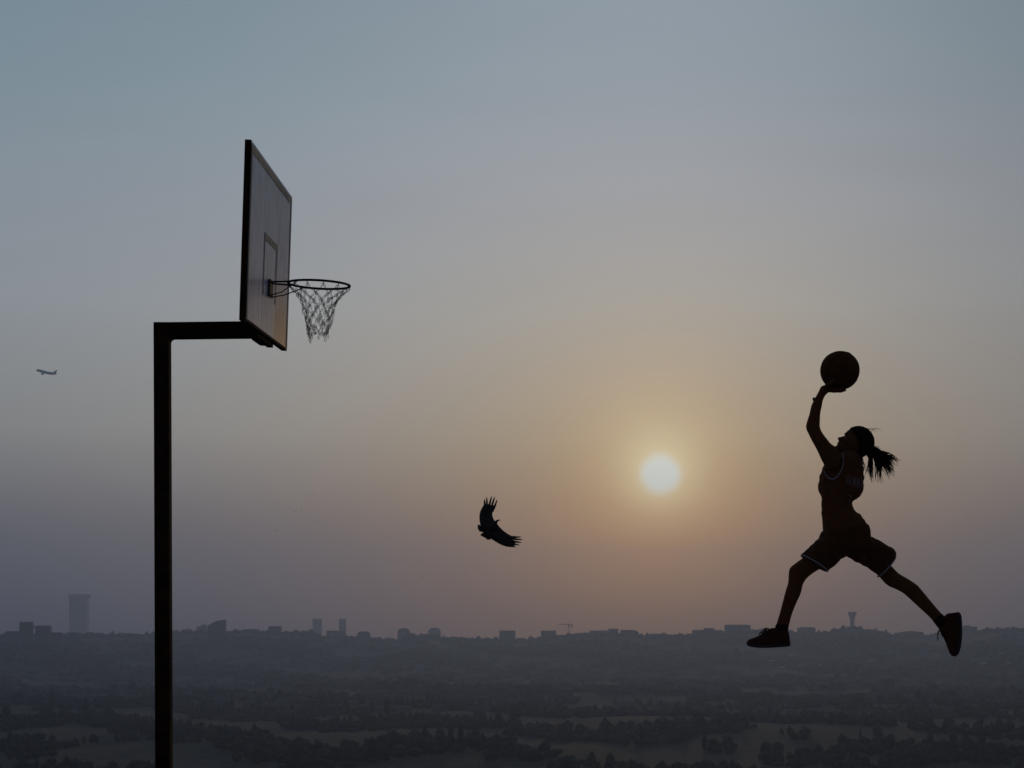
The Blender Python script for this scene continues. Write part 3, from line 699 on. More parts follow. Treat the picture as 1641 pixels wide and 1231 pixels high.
# head axes: f = where the face points, u = up through the crown
hf = Vector((-.82, 0, .57)).normalized(); hup = Vector((.57, 0, .82)).normalized(); hy = Vector((0, 1, 0)); H0 = PP(1371, 710, 0)
def HD(a, b, d): return H0 + (hf*a + hup*b + hy*d)*PS
def hring(b, af, ab, w, k=28, sq=2.2):
    c = (af+ab)/2; h = (af-ab)/2; r = []
    for i in range(k):
        q = 2*math.pi*i/k; cc, ss = math.cos(q), math.sin(q); e = 2/sq
        r.append(HD(c + h*math.copysign(abs(cc)**e, cc), b, w*math.copysign(abs(ss)**e, ss)))
    return r
def build_body():
    mb = MB()
    mb.rings([SEC(*inset(s, 2.2)) for s in CRS(TORSO)]); mb.rings([SEC(*inset(s, 2)) for s in PELVIS])
    for L_ in (LEG_N, LEG_F, ARM_N, ARM_F): mb.rings([SEC(*s) for s in CRS(L_)])
    ell(mb, PP(1337, 740, -29), (11*PS, 11*PS, 12*PS)); ell(mb, PP(1346, 739, 33), (13*PS, 12*PS, 12*PS))
    # neck
    mb.tube([PP(1360, 736, 0), PP(1364, 728, 0), PP(1369, 718, 0), PP(1374, 710, 0)], [15*PS, 13*PS, 12.5*PS, 13*PS], 18)
    # head, slices from crown to chin
    mb.rings([hring(*s) for s in ((24.5, 4, -12, 8), (21, 13, -18, 13.5), (15, 19.5, -23, 17.5), (8, 22, -25, 18.8), (1, 20.8, -25, 19), (-6, 20, -22, 18.2), (-12, 21, -17, 16.6), (-18, 21.5, -10, 14.2), (-22.5, 21.5, -3, 11), (-26, 18, 4, 7))])
    mb.rings([[HD((15+t_)/2 + (t_-15)/2*math.cos(q), b, w_*math.sin(q)) for q in (2*math.pi*i/14 for i in range(14))] for t_, b, w_ in ((20.5, 3, 2.6), (21.4, -1, 2.4), (24.6, -5, 3.0), (28.0, -8.2, 4.0), (28.6, -9.8, 5.0), (25.5, -11.6, 5.2), (21.5, -12.8, 4))])
    for b, a, w_ in ((-14.6, 21.6, 5.4), (-17.6, 21.2, 5)): ell(mb, HD(a, b, 0), (2.6*PS, w_*PS, 1.6*PS), (hf, hy, hup), 10, 7)
    ell(mb, HD(20, -23.3, 0), (4*PS, 6*PS, 3.2*PS), (hf, hy, hup)); ell(mb, HD(21, 3.6, 0), (2.2*PS, 12*PS, 2*PS), (hf, hy, hup))
    for s in (-1, 1):
        ell(mb, HD(-1, -6, s*18.6), (3.4*PS, 1.8*PS, 6*PS), (hf, hy, hup), 10, 7)
        ell(mb, HD(15.5, -8.5, s*9.5), (4.5*PS, 5.5*PS, 4.5*PS), (hf, hy, hup), 10, 7)
    # feet inside the shoes
    mb.rings([SEC((1244,1014),(1261,1031),-15,6), SEC((1232,1018),(1240,1033),-15,6.5), SEC((1205,1027),(1206,1033),-15,6)])
    mb.rings([SEC((1512,992),(1533,996),15,6), SEC((1512,1010),(1534,1012),15,6.5), SEC((1527,1042),(1532,1042),15,6)])
    # left hand under the ball: palm, four fingers and a thumb laid on the leather
    bc = Vector((1346.0, 594.0, -18.0)); R = 31.2
    def onball(dx, dy, dz, off): v = Vector((dx, dy, dz)).normalized()*(R+off); q = bc + v; return PP(q.x, q.y, q.z)
    mb.rings([SEC((1316,619),(1327,629),-20,6.5), SEC((1322,617),(1330,629),-19,9), SEC((1331,621.5),(1334,629),-18,11.5), SEC((1338,624.5),(1339,629.5),-18,11)])
    for (x0, z0, x1, z1, x2, z2, r) in ((-.22,-.34,-.02,-.46,.16,-.50,2.6), (-.20,-.12,.06,-.16,.30,-.17,2.7), (-.20,.10,.04,.13,.25,.16,2.6), (-.24,.32,-.06,.40,.08,.46,2.2)):
        def yy(x, z): return math.sqrt(max(0, 1-x*x-z*z))
        mb.tube([onball(-.38, .92, z0*.6, 3), onball(x0, yy(x0, z0), z0, 2.6), onball(x1, yy(x1, z1), z1, 2.3), onball(x2, yy(x2, z2), z2, 1.8)], [3.2*PS, r*PS, r*.92*PS, r*.72*PS], 10)
    mb.tube([onball(-.62, .70, -.30, 4), onball(-.50, .62, -.60, 3), onball(-.34, .50, -.80, 2.4), onball(-.20, .36, -.91, 1.8)], [3.6*PS, 3.1*PS, 2.8*PS, 2.1*PS], 10)
    # right hand behind, fingers curled against the left forearm
    mb.rings([SEC((1304,652),(1314,653),8,6), SEC((1304,646),(1315,648),5,8), SEC((1304.5,641.5),(1313,643),3,8)])
    for i, z in enumerate((-4, 0, 4, 8)):
        mb.tube([PP(1308, 645, 2+z*.8), PP(1303.8, 640.5, 1+z*.9), PP(1303.6, 638.4+abs(i-1)*.8, -2+z*.9), PP(1307.5, 638.6+abs(i-1)*.8, -5+z*.8)], [2.4*PS, 2.2*PS, 2*PS, 1.6*PS], 8)
    mb.tube([PP(1311, 650, 0), PP(1314, 644, -5), PP(1315, 640, -7)], [2.6*PS, 2.3*PS, 1.8*PS], 8)
    return remesh('body', mb, .0042, SKIN, person, 2)
body = build_body()
for s in (-1, 1):
    mb = MB(); ell(mb, HD(16.6, -2.6, s*7.6), (2.8*PS, 2.9*PS, 2.2*PS), (hf, hy, hup), 12, 9); mb.build('eye', EYEW, person, True)

# jersey, cut open at the armholes
ARMHOLE = [(1343,718),(1350.5,727),(1352.5,737),(1350.5,748),(1346,758),(1341.5,765),(1336,768),(1330,767.5),(1325,764),(1321,755),(1318,745),(1318,730),(1325,715)]
def inpoly(x, y, poly):
    c = False
    for i in range(len(poly)):
        x1, y1 = poly[i]; x2, y2 = poly[i-1]
        if (y1 > y) != (y2 > y) and x < (x2-x1)*(y-y1)/(y2-y1)+x1: c = not c
    return c
def cut_arm(me):
    bm = bmesh.new(); bm.from_mesh(me); kill = []
    for f in bm.faces:
        p = f.calc_center_median(); x = CX + p.x/p.y*F; y = YH - (p.z-HC)/p.y*F; d = (p.y-YP)/PS
        if abs(d) > 14 and inpoly(x, y, ARMHOLE): kill.append(f)
        elif y < 729.5 and abs(d) < 14: kill.append(f)
    bmesh.ops.delete(bm, geom=kill, context='FACES'); bm.to_mesh(me); bm.free()
mb = MB(); mb.rings([SEC(*s) for s in CRS(TORSO)])
jersey = remesh('jersey', mb, .006, CLOTH, person, 3, .014, 9, 3, cut_arm)
def bvh_of(o):
    off = parent_world(o); return BVHTree.FromPolygons([v.co + off for v in o.data.vertices], [p.vertices for p in o.data.polygons])
tb = MB(); tb.rings([SEC(*s) for s in CRS(TORSO)]); TBVH = BVHTree.FromPolygons([Vector(v) for v in tb.v], tb.f); BBVH = bvh_of(body)
def project(x, y, side=-1, out=.004):
    """point on the torso cloth seen at pixel x, y from the near (-1) or far (+1) side"""
    a = PP(x, y, side*80); b = PP(x, y, 0); h = TBVH.ray_cast(a, (b-a).normalized()); g = BBVH.ray_cast(a, (b-a).normalized()) if out < .005 else (None,)
    if g[0] and (not h[0] or (g[0]-a).length < (h[0]-a).length): h = g
    return (h[0] + h[1]*0 + (a-b).normalized()*out) if h[0] else None
for side in (-1, 1):
    pts = [project(x, y, side) for x, y in ARMHOLE[1:10]]
    # finer resampling
    q = []
    src = ARMHOLE[1:10]
    for _ in range(2): src = [src[0]] + [((a_[0]*w1+b_[0]*(1-w1)), (a_[1]*w1+b_[1]*(1-w1))) for a_, b_ in zip(src, src[1:]) for w1 in (.75, .25)] + [src[-1]]
    for i in range(len(src)-1):
        for k in range(4):
            u = k/4; p = project(src[i][0]*(1-u)+src[i+1][0]*u, src[i][1]*(1-u)+src[i+1][1]*u, side)
            if p: q.append(p)
    mb = MB(); mb.tube(q, .0040, 7); mb.build('armhole_trim', TRIM, jersey, True)
mb = MB(); mb.tube([PP(1352, 727.5, -13), PP(1361, 732, -16), PP(1370, 734, -15), PP(1377, 733.5, -6), PP(1377.5, 733, 6), PP(1370, 734, 15), PP(1361, 732, 16), PP(1352, 727.5, 13)], .0045, 7); mb.build('neck_trim', TRIM, jersey, True)
# lettering over the shoulder blades and the number under it
def letters(txt, size, x0, y0, slope, adv, shear=0.0, name='lettering'):
    mb = MB(); x = x0
    for ch in txt:
        cu = bpy.data.curves.new('glyph', 'FONT'); cu.body = ch; cu.size = 1; cu.offset = .018; ob = bpy.data.objects.new('glyph', cu); COL.objects.link(ob)
        dg = bpy.context.evaluated_depsgraph_get(); dg.update(); me = bpy.data.meshes.new_from_object(ob.evaluated_get(dg)); bpy.data.objects.remove(ob)
        bm = bmesh.new(); bm.from_mesh(me); bmesh.ops.triangulate(bm, faces=bm.faces); bmesh.ops.subdivide_edges(bm, edges=bm.edges, cuts=1); bmesh.ops.triangulate(bm, faces=bm.faces)
        n = len(mb.v); ok = True; vs = []
        for v in bm.verts:
            p = project(x + v.co.x*size[0] - shear*v.co.y, y0 + slope*(x-x0) - v.co.y*size[1], -1, .0075)
            if p is None: ok = False; break
            vs.append(tuple(p))
        if ok: mb.v += vs; mb.f += [tuple(n+v.index for v in f.verts) for f in bm.faces]
        bm.free(); x += adv
    if mb.v: mb.build(name, LETM, jersey)
LETM = mat('faded_print', (.26, .16, .17), .9, .1)
letters('NAMMA', (6.6, 23), 1354.5, 777.5, .20, 5.8, -1.5)
letters('7', (13, 15), 1358.5, 804.0, 0, 6, -1, 'number')
letters('A', (5, 7), 1313.8, 771, 0, 4, 0, 'chest_lettering')

# shorts
S_P = [((1320,849),(1391,842),0,32.5), ((1313,863),(1397.5,862),0,35), ((1319,880),(1401,877),0,33), ((1345,889),(1377,889),0,18)]
S_N = [((1330,856),(1374,886),-11,20), ((1313,863),(1357,890),-14,21), ((1302,872),(1344,900),-16,22), ((1293,881),(1335,908),-16,22), ((1285,890),(1325.5,915.5),-16,22)]
S_F = [((1384,858),(1348,884),11,20), ((1398,863.5),(1359,891),14,21), ((1414,869.5),(1376,902),16,22), ((1429,877.5),(1394,914),16,22), ((1435.5,886),(1402,919.5),16,21.5), ((1434,893),(1408,924),16,21)]
mb = MB(); mb.rings([SEC(*s) for s in CRS(S_P)]); mb.rings([SEC(*s) for s in CRS(S_N)]); mb.rings([SEC(*s) for s in CRS(S_F)])
shorts = remesh('shorts', mb, .006, SHORTS, person, 2, .013, 8, 11)
for s in (S_N[-1], S_F[-1]):
    a, b, d, hd = s; v = (Vector(b)-Vector(a)).normalized()*.6
    mb = MB(); mb.tube(SEC(tuple(Vector(a)-v), tuple(Vector(b)+v), d, hd+.8, 40), .0046, 7, closed=True); mb.build('leg_trim', TRIM, shorts, True)

# hair
mb = MB()
mb.rings([hring(*s) for s in ((28, 0, -9, 5), (26, 8, -15, 11), (22, 15, -21, 16), (16, 20.5, -25, 19.5), (10.5, 21.5, -27.5, 20.8), (6, 15, -28, 21), (-1, 6, -27.5, 21), (-8, 0, -25, 20), (-14, -6, -21, 17), (-18, -9, -17, 12))])
hair = remesh('hair', mb, .005, HAIR, person, 2, .005, 14, 5)
rnd = random.Random(11)
mb = MB(); hcen = (-2.8, 3.2, 0); hrad = (25.4, 25.0, 21.2)
for i in range(130):     # combed locks lying over the scalp towards the tie
    w_ = rnd.uniform(-1, 1); s0 = Vector((.80-.75*abs(w_)**1.6+rnd.uniform(-.05,.05), .55-.75*abs(w_)**1.4+rnd.uniform(-.08,.08), w_)).normalized(); s1 = Vector((-1, .12+rnd.uniform(-.12,.12), w_*.12)).normalized()
    pts = []
    for k in range(10):
        u = k/9; v = (s0.lerp(s1, u) + Vector((0, .55*math.sin(math.pi*u)*(1-abs(w_)), 0))*.6).normalized()*(1.0+.012*rnd.random())
        pts.append(HD(hcen[0]+v.x*hrad[0], hcen[1]+v.y*hrad[1], v.z*hrad[2]))
    mb.tube(pts, [.0035*(.35+math.sin(math.pi*min(1, .12+k/10))) for k in range(10)], 5)
mb.build('lock', HAIR, hair, True)['kind'] = 'stuff'
mb = MB()
def strand(pts, r0, r1, k=5):
    n = 12; pts = [Vector(p) for p in pts]; out = []; wav = rnd.uniform(.3, 2.4) if r0 > .6 else .2; ph = rnd.uniform(0, 6)
    for i in range(n):
        u = i/(n-1); q = list(pts)
        while len(q) > 1: q = [q[j].lerp(q[j+1], u) for j in range(len(q)-1)]
        w = wav*math.sin(math.pi*u)**.5; out.append(PP(q[0].x + w*math.sin(ph+u*9), q[0].y + w*math.cos(ph*1.7+u*8), q[0].z))
    mb.tube(out, [(r0*(1-u)**.7 + r1)*PS for u in (i/(n-1) for i in range(n))], k)
tips = [(1437,741,4),(1435,737,-2),(1426,733,3),(1431,736,0),(1431,748,0),(1433,744,3),(1428,763,2),(1424,757,-4),(1430,755,3),(1427,750,-3),(1420,758,0),(1411,759,4),(1416,752,-5),(1408,769,1),(1402,764,-3),(1397,770,0),(1392,758,2),(1395,766,-3),(1400,757,3),(1424,744,5),(1419,746,-5),(1422,740,3),(1413,748,3),(1426,759,-1)]
for i in range(230):
    t_ = tips[i % len(tips)]; j = 1.3 if i < 24 else 3.6
    e_ = (t_[0]+rnd.gauss(0, j), t_[1]+rnd.gauss(0, j), t_[2]+rnd.gauss(0, 3))
    m1 = (1404+rnd.gauss(0, 2.5), 727+rnd.gauss(0, 3.5), rnd.gauss(0, 3)); m2 = ((m1[0]+e_[0])/2+rnd.gauss(0, 2.5)+3, (m1[1]+e_[1])/2-3+rnd.gauss(0, 2.5), e_[2]*.7)
    if e_[0] < 1402: m1 = (1396+rnd.gauss(0, 2), 727+rnd.gauss(0, 2), m1[2]); m2 = (1392+rnd.gauss(0, 2.5), 746+rnd.gauss(0, 3), e_[2])
    strand([(1397+rnd.gauss(0,1.5), 720+rnd.gauss(0, 2.5), rnd.gauss(0, 3)), m1, m2, e_], 1.25 if i > 23 else 1.0, .12)
ell(mb, PP(1402.5, 726, 0), (6.6*PS, 6*PS, 8.5*PS)); ell(mb, PP(1396, 727, 0), (8*PS, 7*PS, 8*PS))
for i in range(26):   # fly-away hairs
    x = 1380+rnd.uniform(-10, 18); strand([(x, 690+rnd.uniform(-2, 4), rnd.gauss(0, 5)), (x+8, 683+rnd.uniform(-2,3), 0), (x+16+rnd.uniform(0,6), 690+rnd.uniform(-4, 8), 0)], .22, .06, 3) if i < 9 else strand([(1398, 716+rnd.uniform(-6,6), 0), (1406+rnd.uniform(0,6), 718+rnd.uniform(-6,4), 0), (1407+rnd.uniform(0,8), 724+rnd.uniform(-5,6), 0)], .25, .06, 3)
for i in range(9): strand([(1376+rnd.uniform(0,6), 730, rnd.gauss(0,4)), (1380+rnd.uniform(0,4), 738, 0), (1384+rnd.uniform(0,6), 742+rnd.uniform(0,14), 0)], .5, .08, 4)
mb.build('ponytail', HAIR, hair, True)
mb = MB(); mb.tube([PP(1400.5 + 5.2*math.cos(q)*.5, 721.5 + 6*math.sin(q)*.9, 6*math.cos(q)) for q in (2*math.pi*i/16 for i in range(16))], .006, 6, closed=True); mb.build('hair_tie', BLACK, hair, True)

# shoes
SH_N = [((1264.5,1018),(1266,1034.5),-15,5), ((1261.5,1009.5),(1262.5,1036),-15,8), ((1249,1006.5),(1249,1037),-15,9), ((1237,1006.5),(1236,1037.8),-15,9.5), ((1227,1011),(1226,1038.2),-15,10), ((1216.5,1018.5),(1216,1038),-15,10.5), ((1206.5,1022.5),(1206,1036.8),-15,10), ((1200,1025),(1200,1035.3),-15,8), ((1196.8,1028.5),(1197,1033),-15,4.5)]
SH_F = [((1518,983.5),(1535.5,981),15,6), ((1511,990),(1538.8,987),15,8.5), ((1504.5,1000),(1539.7,1000),15,9.3), ((1505,1010),(1539.8,1010),15,9.5), ((1510.5,1018.5),(1539.5,1020),15,10), ((1515.5,1028),(1538.5,1030),15,10.5), ((1519,1038),(1537,1039),15,10.3), ((1521.8,1046),(1534.5,1047),15,9), ((1525.5,1051.6),(1531,1052),15,5.5)]
for S_, nm in ((SH_N, 'n'), (SH_F, 'f')):
    mb = MB(); mb.rings([SEC(*s, 24, 2.4) for s in CRS(S_)]); shoe = remesh('shoe', mb, .0045, SHOE, person, 2, .0015, 22, 2)
    mb = MB(); rs = []
    for (a, b, d, hd) in CRS(S_):
        a, b = Vector(a), Vector(b); v = (b-a).normalized(); L_ = (b-a).length
        rs.append(SEC(tuple(b - v*min(5.0, L_*.6)), tuple(b + v*.3), d, hd+.9, 24, 4.5))
    mb.rings(rs); mb.build('sole', RUBB, shoe)
    near = nm == 'n'
    for i in range(5):    # laces across the tongue
        if near: c0 = (1217+i*3.6, 1017.5-i*2.5)
        else: c0 = (1515.5-i*1.9, 1027-i*3.7)
        dd = -15 if near else 15
        mb = MB(); ox, oy = ((-.5, -.9) if near else (-.9, 0))
        pts = [PP(c0[0]+ox*k[1]*1.0+(2 if near else 1.5)*(0 if k[1] else .9), c0[1]+oy*k[1]+(0 if k[1] else 1.6), dd+k[0]*7.2) for k in ((-1,0),(-.5,.7),(0,1),(.5,.7),(1,0))]
        mb.tube(pts, .0026, 6); mb.build('lace', LACE, shoe, True)
    mb = MB(); rr = .0030
    if near:
        mb.tube([PP(1231,1008.5,-17), PP(1228,1006.2,-19), PP(1224,1008.5,-22), PP(1220,1012.5,-23), PP(1217,1015.3,-22), PP(1219.5,1014.8,-20), PP(1225,1011.5,-18), PP(1230,1008,-16)], rr, 6)
        mb.tube([PP(1231,1008,-15), PP(1228,1007,-12), PP(1224,1011,-9), PP(1221,1015,-8)], rr, 6)
        mb.tube([PP(1231,1008,-17), PP(1234,1009,-23), PP(1231,1015,-25.5), PP(1228,1019,-26)], rr*.8, 6)
    else:
        mb.tube([PP(1507,1010,12), PP(1504.5,1010.5,9), PP(1502.8,1014,7), PP(1502.6,1020,6), PP(1503.2,1027,6)], rr, 6)
        mb.tube([PP(1507,1010,12), PP(1508.5,1013,8), PP(1511.5,1018.5,6), PP(1511,1020,8), PP(1507.5,1014,10), PP(1505.5,1010,11), PP(1503.8,1013.5,9), PP(1505.5,1017,8)], rr, 6)
    mb.build('bow', LACE, shoe, True)
for S_ in ([((1244.2,1000),(1264.3,1002),-15,7.8), ((1242.5,1003),(1263.8,1005),-15,8.2), ((1242,1009),(1263,1011),-15,8)], [((1508.5,983),(1494.5,994.5),15,7.8), ((1512.5,986.5),(1498,999.5),15,8.2), ((1518,993),(1504,1007),15,8)]):
    mb = MB(); mb.rings([SEC(*s) for s in S_]); mb.build('sock', SOCK, person, True)

# ball on the left hand
bcw = PP(1346, 594, -18); BR = 31.2*PS*(YP-18*PS)/YP
ball_mb = MB(); ell(ball_mb, Vector((0,0,0)), (BR, BR, BR), None, 64, 33)
bm = bmesh.new(); bmesh.ops.create_uvsphere(bm, u_segments=72, v_segments=40, radius=BR)
me = bpy.data.meshes.new('basketball'); bm.to_mesh(me); bm.free(); me.materials.append(BALLM); me.polygons.foreach_set('use_smooth', [True]*len(me.polygons))
ball = bpy.data.objects.new('basketball', me); COL.objects.link(ball); ball.location = bcw; ball.rotation_euler = (.5, .3, .9)
tag(ball, 'dark brown basketball balanced on the raised hand', 'basketball')
def seam(fn, n=72):
    pts = [Vector(fn(2*math.pi*i/n)).normalized()*(BR+.0002) for i in range(n)]
    mb = MB(); mb.tube(pts, .0022, 6, closed=True)
    o = mesh_obj('seam', mb.v, mb.f, BLACK, ball, True)
seam(lambda a: (math.cos(a), math.sin(a), 0)); seam(lambda a: (math.cos(a), 0, math.sin(a)))
for s in (-1, 1): seam(lambda a: (s*(.72+.10*math.cos(2*a)), .78*math.cos(a)*1.0, .62*math.sin(a)))
# ------------------------------------------------------------------ soaring bird
YB = 40.0; BS = YB/F
def PB(x, y, d=0): return P(x, y, YB + d*BS)
FEATH = mat('black_brown_feathers', (.045, .034, .036), .8, .2, 40, .3)
BEAK = mat('horn_beak', (.05, .04, .03), .5, .3)
def build_bird():
    t = empty('bird', PB(790, 846), 'large dark bird of prey soaring with spread fingered wings left of the sun', 'bird')
    def ring(c, a, hw, hd, k=12):   # c centre px, a in-plane half axis direction (px), hw, hd half sizes
        c = Vector(c); a = Vector((a[0], a[1])).normalized()*hw
        return [PB(c.x + a.x*math.cos(q), c.y + a.y*math.cos(q), c.z + hd*math.sin(q)) for q in (2*math.pi*i/k for i in range(k))]
    mb = MB()
    ax = (-.62, -.78)   # across the body
    mb.rings([ring((800.2,833.6,-1), ax, .7, .7), ring((798.5,834.0,-1), (.1,-1), 1.7, 1.7), ring((796.5,835.2,-.5), (-.3,-.95), 2.2, 2.2), ring((794.2,838.2,0), ax, 3.0, 3.0), ring((791,843,.5), ax, 5.2, 4.6), ring((786.5,847.5,1), ax, 5.0, 4.2), ring((781.5,851.5,1.5), ax, 3.4, 2.6), ring((777.5,854.5,2), ax, 2.2, 1.2)])
    def wing(secs):
        rs = []
        for (l, tr, d, th) in secs:
            l, tr = Vector(l), Vector(tr); r = []
            for u, s in ((0,0),(.06,.75),(.2,1),(.5,.7),(.8,.3),(1,.08),(.8,-.15),(.5,.1),(.2,-.25),(.06,-.4)):
                p = l.lerp(tr, u); r.append(PB(p.x, p.y, d + s*th))
            rs.append(r)
        mb.rings(rs)
    wing([((795,838),(775,849.5),0,3), ((791.5,832),(775,845),2,2.4), ((789.4,826.5),(769.5,837),5,2), ((789.6,820),(768.2,827),9,1.7), ((791,814),(770,816),12,1.3), ((792.6,809.5),(772,808.5),14,.9)])
    wing([((796,838),(782,852),0,3), ((800.5,844),(786,860),-2,2.4), ((806,849.5),(793,866.5),-5,2), ((813,854.5),(802.5,872.5),-9,1.7), ((819,858),(812,875.5),-12,1.3), ((823.5,860.5),(820.5,875.5),-13,.9)])
    body = remesh('body', mb, .011, FEATH, t, 1)
    def feather(b, mid, tip, db, dt, w, blunt=0):
        b, mid, tip = Vector(b), Vector(mid), Vector(tip); rs = []
        for u, ww in (((0,.9),(.25,1),(.7,1),(.9,.85),(.97,.6),(1,.2)) if blunt else ((0,.75),(.25,1),(.5,.95),(.75,.7),(.92,.4),(1,.12))):
            p = b*(1-u)**2 + mid*2*u*(1-u) + tip*u*u; tg = ((mid-b)*(1-u) + (tip-mid)*u).normalized(); nrm = Vector((-tg.y, tg.x)); d = db + (dt-db)*u
            h = w*ww*.5; rs.append([PB(p.x+nrm.x*h, p.y+nrm.y*h, d), PB(p.x, p.y, d+.22), PB(p.x-nrm.x*h, p.y-nrm.y*h, d), PB(p.x, p.y, d-.12)])
        m_ = MB(); m_.rings(rs); m_.build('feather', FEATH, t, True)
    for b, m, tp in (((789,821),(794.5,808),(796.6,800.5)), ((785.5,820),(790,804),(793,796.2)), ((782.5,819),(785.2,803),(788.3,795)), ((779,818),(781.5,804),(779.4,796.6)), ((776,817),(777.5,806),(776,799.8))):
        feather(b, m, tp, 12, 17, 3.4)
    for b, m, tp in (((817,860),(826,861.5),(835.5,860.4)), ((817,862),(827,865.5),(837.6,864.4)), ((816,864.5),(826,870),(836.4,869)), ((814,867),(824,873),(832.6,873.6)), ((812,869),(820,874),(826.6,877.4))):
        feather(b, m, tp, -11, -16, 3.3)
    feather((787,847), (780,846.5), (773,845.5), 1, 2, 6.5, 1)
    for i in range(12):   # secondaries of the upper wing
        u = i/11; tp = Vector((770.2 - 2.6*math.sin(u*2.7) + 4.5*u**3, 842-28*u)); b = tp + Vector((11, 1.5-5*u)); feather(b, (b+tp)/2, tp, 3+9*u, 3+9*u, 6.6, 1)
    for i in range(12):   # secondaries of the lower wing
        u = i/11; tp = Vector((787.2+33.5*u, 861.5+15.6*math.sin(min(1, u*1.12)*1.45))); b = tp + Vector((-3+9*u-4, -11)); feather(b, (b+tp)/2, tp, -2-9*u, -2-9*u, 6.6, 1)
    for i, tp in enumerate(((765.6,841.6),(765.4,845.5),(767,849.2),(770.6,858.6),(774,860.4),(778,862.6),(781.5,865),(785,865.2))):
        feather((780,851.5), ((780+tp[0])/2, (851.5+tp[1])/2+.4), tp, 1.6, 2.2+.2*i, 4.6, 1)
    m_ = MB(); m_.rings([ring((800,833.6,-1), (0,1), .75, .7, 8), ring((801.4,833.7,-1), (0,1), .5, .45, 8), ring((802.3,834.3,-1), (.5,1), .12, .12, 8)]); m_.build('beak', BEAK, t, True)
build_bird()
# ------------------------------------------------------------------ flock of tiny birds
def flock():
    Y = 240.0; s = Y/F
    LAB = ['left bird of the close pair highest in the flock right of the net', 'right bird of the close pair highest in the flock', 'tiny bird alone at the left of the flock, nearest the hoop post side', 'left bird of the two side by side in the middle of the flock', 'right bird of the two side by side in the middle of the flock', 'tiny bird at the right end of the flock', 'tiny bird just right of the two flying side by side', 'tiny bird at the lower left of the flock', 'lowest tiny bird of the main flock', 'highest tiny bird of all, alone toward the middle of the sky', 'left bird of the low pair over the skyline', 'right bird of the low pair over the skyline', 'tiny bird nearest the hoop post on its right', 'faint tiny bird between the post and the flock', 'tiny bird at upper right of the low pair over the skyline', 'faint tiny bird between the lowest and the rightmost of the flock']
    first = None
    for i, (x, y, a) in enumerate([(490,796,.3),(500,794,-.4),(443,807,1.0),(473,819.5,.1),(483,819,-.6),(549,829,.9),(505,834,.3),(443,851,-.2),(490,870,.7),(625,748,.2),(635,936,-.5),(652,938,.4),(333,802,.6),(418,800,-.3),(678,926,.1),(522,868,.5)]):
        c = P(x, y, Y+i*3)
        if first is None:
            t = empty('small_bird', c, 'tiny dark bird in the loose flock over the plain', 'bird', 'distant flock of tiny birds'); first = t
            mb = MB(); mb.rings([[c+Vector((u*s, r*s*math.cos(q), r*s*math.sin(q))) for q in (2*math.pi*k/8 for k in range(8))] for u, r in ((-1.1,.06),(-.6,.30),(0,.42),(.5,.3),(.8,.16),(1.0,.03))]); mb.build('body', FEATH, t, True)
            for sg in (-1, 1):
                mb = MB(); mb.rings([[c+Vector((u0*s, sg*v*s, z*s)), c+Vector(((u0+w/2)*s, sg*v*s, (z+.08)*s)), c+Vector(((u0+w)*s, sg*v*s, z*s)), c+Vector(((u0+w/2)*s, sg*v*s, (z-.05)*s))] for v, u0, w, z in ((.1,-.35,.8,.1),(.9,-.3,.8,.5),(1.7,-.45,.5,.95),(2.1,-.55,.1,1.1))]); mb.build('wing', FEATH, t)
        else:
            t = first.copy(); COL.objects.link(t); t.location = c
            for ch in list(first.children): k = ch.copy(); COL.objects.link(k); k.parent = t
        t['label'] = LAB[i]
        t.rotation_euler = (.2*math.sin(i*2.1), .25*math.sin(i*1.3), a*1.2 + .8)
flock()
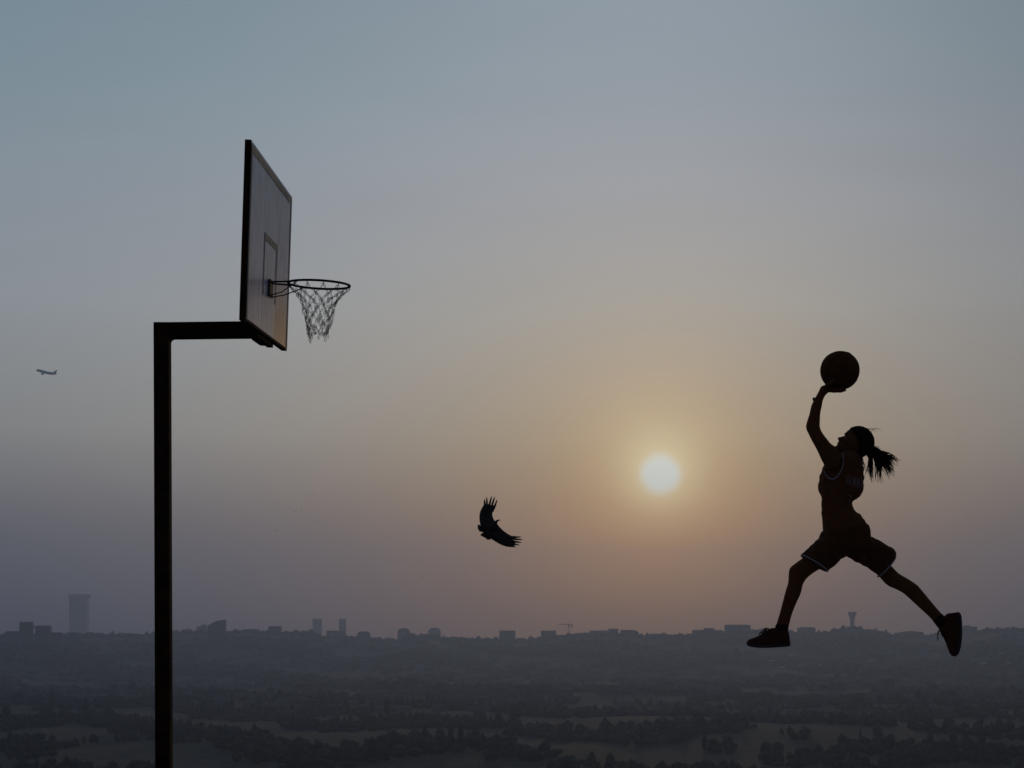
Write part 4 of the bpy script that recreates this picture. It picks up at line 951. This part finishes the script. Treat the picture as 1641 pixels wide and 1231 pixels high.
# ------------------------------------------------------------------ airliner
def airliner():
    Y = 3100.0; s = Y/F; c = P(74.3, 597.0, Y)
    AL = mat('airliner_paint', (.80, .88, .92), .45, .5); GL = mat('airliner_dark', (.3, .34, .36), .4, .4)
    t = empty('airliner', c, 'small grey airliner climbing to the left above the far left skyline', 'aeroplane')
    al, be, ro = math.radians(22), math.radians(15.5), math.radians(16)
    fx = Vector((-math.cos(al)*math.cos(be), math.sin(al)*math.cos(be), math.sin(be))); lf = Vector((0,0,1)).cross(fx).normalized(); up = fx.cross(lf)
    lf, up = lf*math.cos(ro) - up*math.sin(ro), up*math.cos(ro) + lf*math.sin(ro)
    def W(x, y, z): return c + (fx*x + lf*y + up*z)*1.12
    def round_(prof, y0=0, z0=0, k=16): return [[W(x, y0+r*math.cos(q), z0+dz+r*math.sin(q)) for q in (2*math.pi*i/k for i in range(k))] for x, r, dz in prof]
    mb = MB(); mb.rings(round_([(21,.15,-.6),(20,1.0,-.4),(17.5,1.9,-.1),(14,2.1,0),(-6,2.1,0),(-13,1.6,.5),(-18,.8,1.2),(-20.5,.25,1.5)])); mb.build('fuselage', AL, t, True)
    def foil(secs, name):
        mb = MB(); mb.rings([[p0, (p0*.7+p1*.3)+up*th, p1, (p0*.7+p1*.3)-up*th] for p0, p1, th in secs]); mb.build(name, AL, t)
    for sg in (-1, 1):
        foil([(W(6,sg*1.2,-1.2), W(-3.5,sg*1.2,-1.2), .6), (W(1.5,sg*7,-.6), W(-3.5,sg*7,-.6), .35), (W(-5,sg*17,.6), W(-6.8,sg*17,.6), .12), (W(-6.6,sg*17.6,2.2), W(-7.6,sg*17.6,2.2), .06)], 'wing')
        foil([(W(-14.5,sg*.8,1), W(-18.5,sg*.8,1), .3), (W(-18.5,sg*6.3,1.6), W(-20,sg*6.3,1.6), .08)], 'tailplane')
        mb = MB(); mb.rings(round_([(5.2,1.0,0),(4.8,1.25,0),(2.5,1.2,0),(.5,.7,0)], sg*5.8, -2.4, 12)); mb.build('engine', GL, t, True)
    mb = MB(); mb.rings([[W(x0,0,z), W((x0+x1)/2,.25,z), W(x1,0,z), W((x0+x1)/2,-.25,z)] for x0, x1, z in ((-13,-19,1.6),(-16.5,-20,5),(-18.9,-21.2,8.2))]); mb.build('tail_fin', AL, t)
airliner()
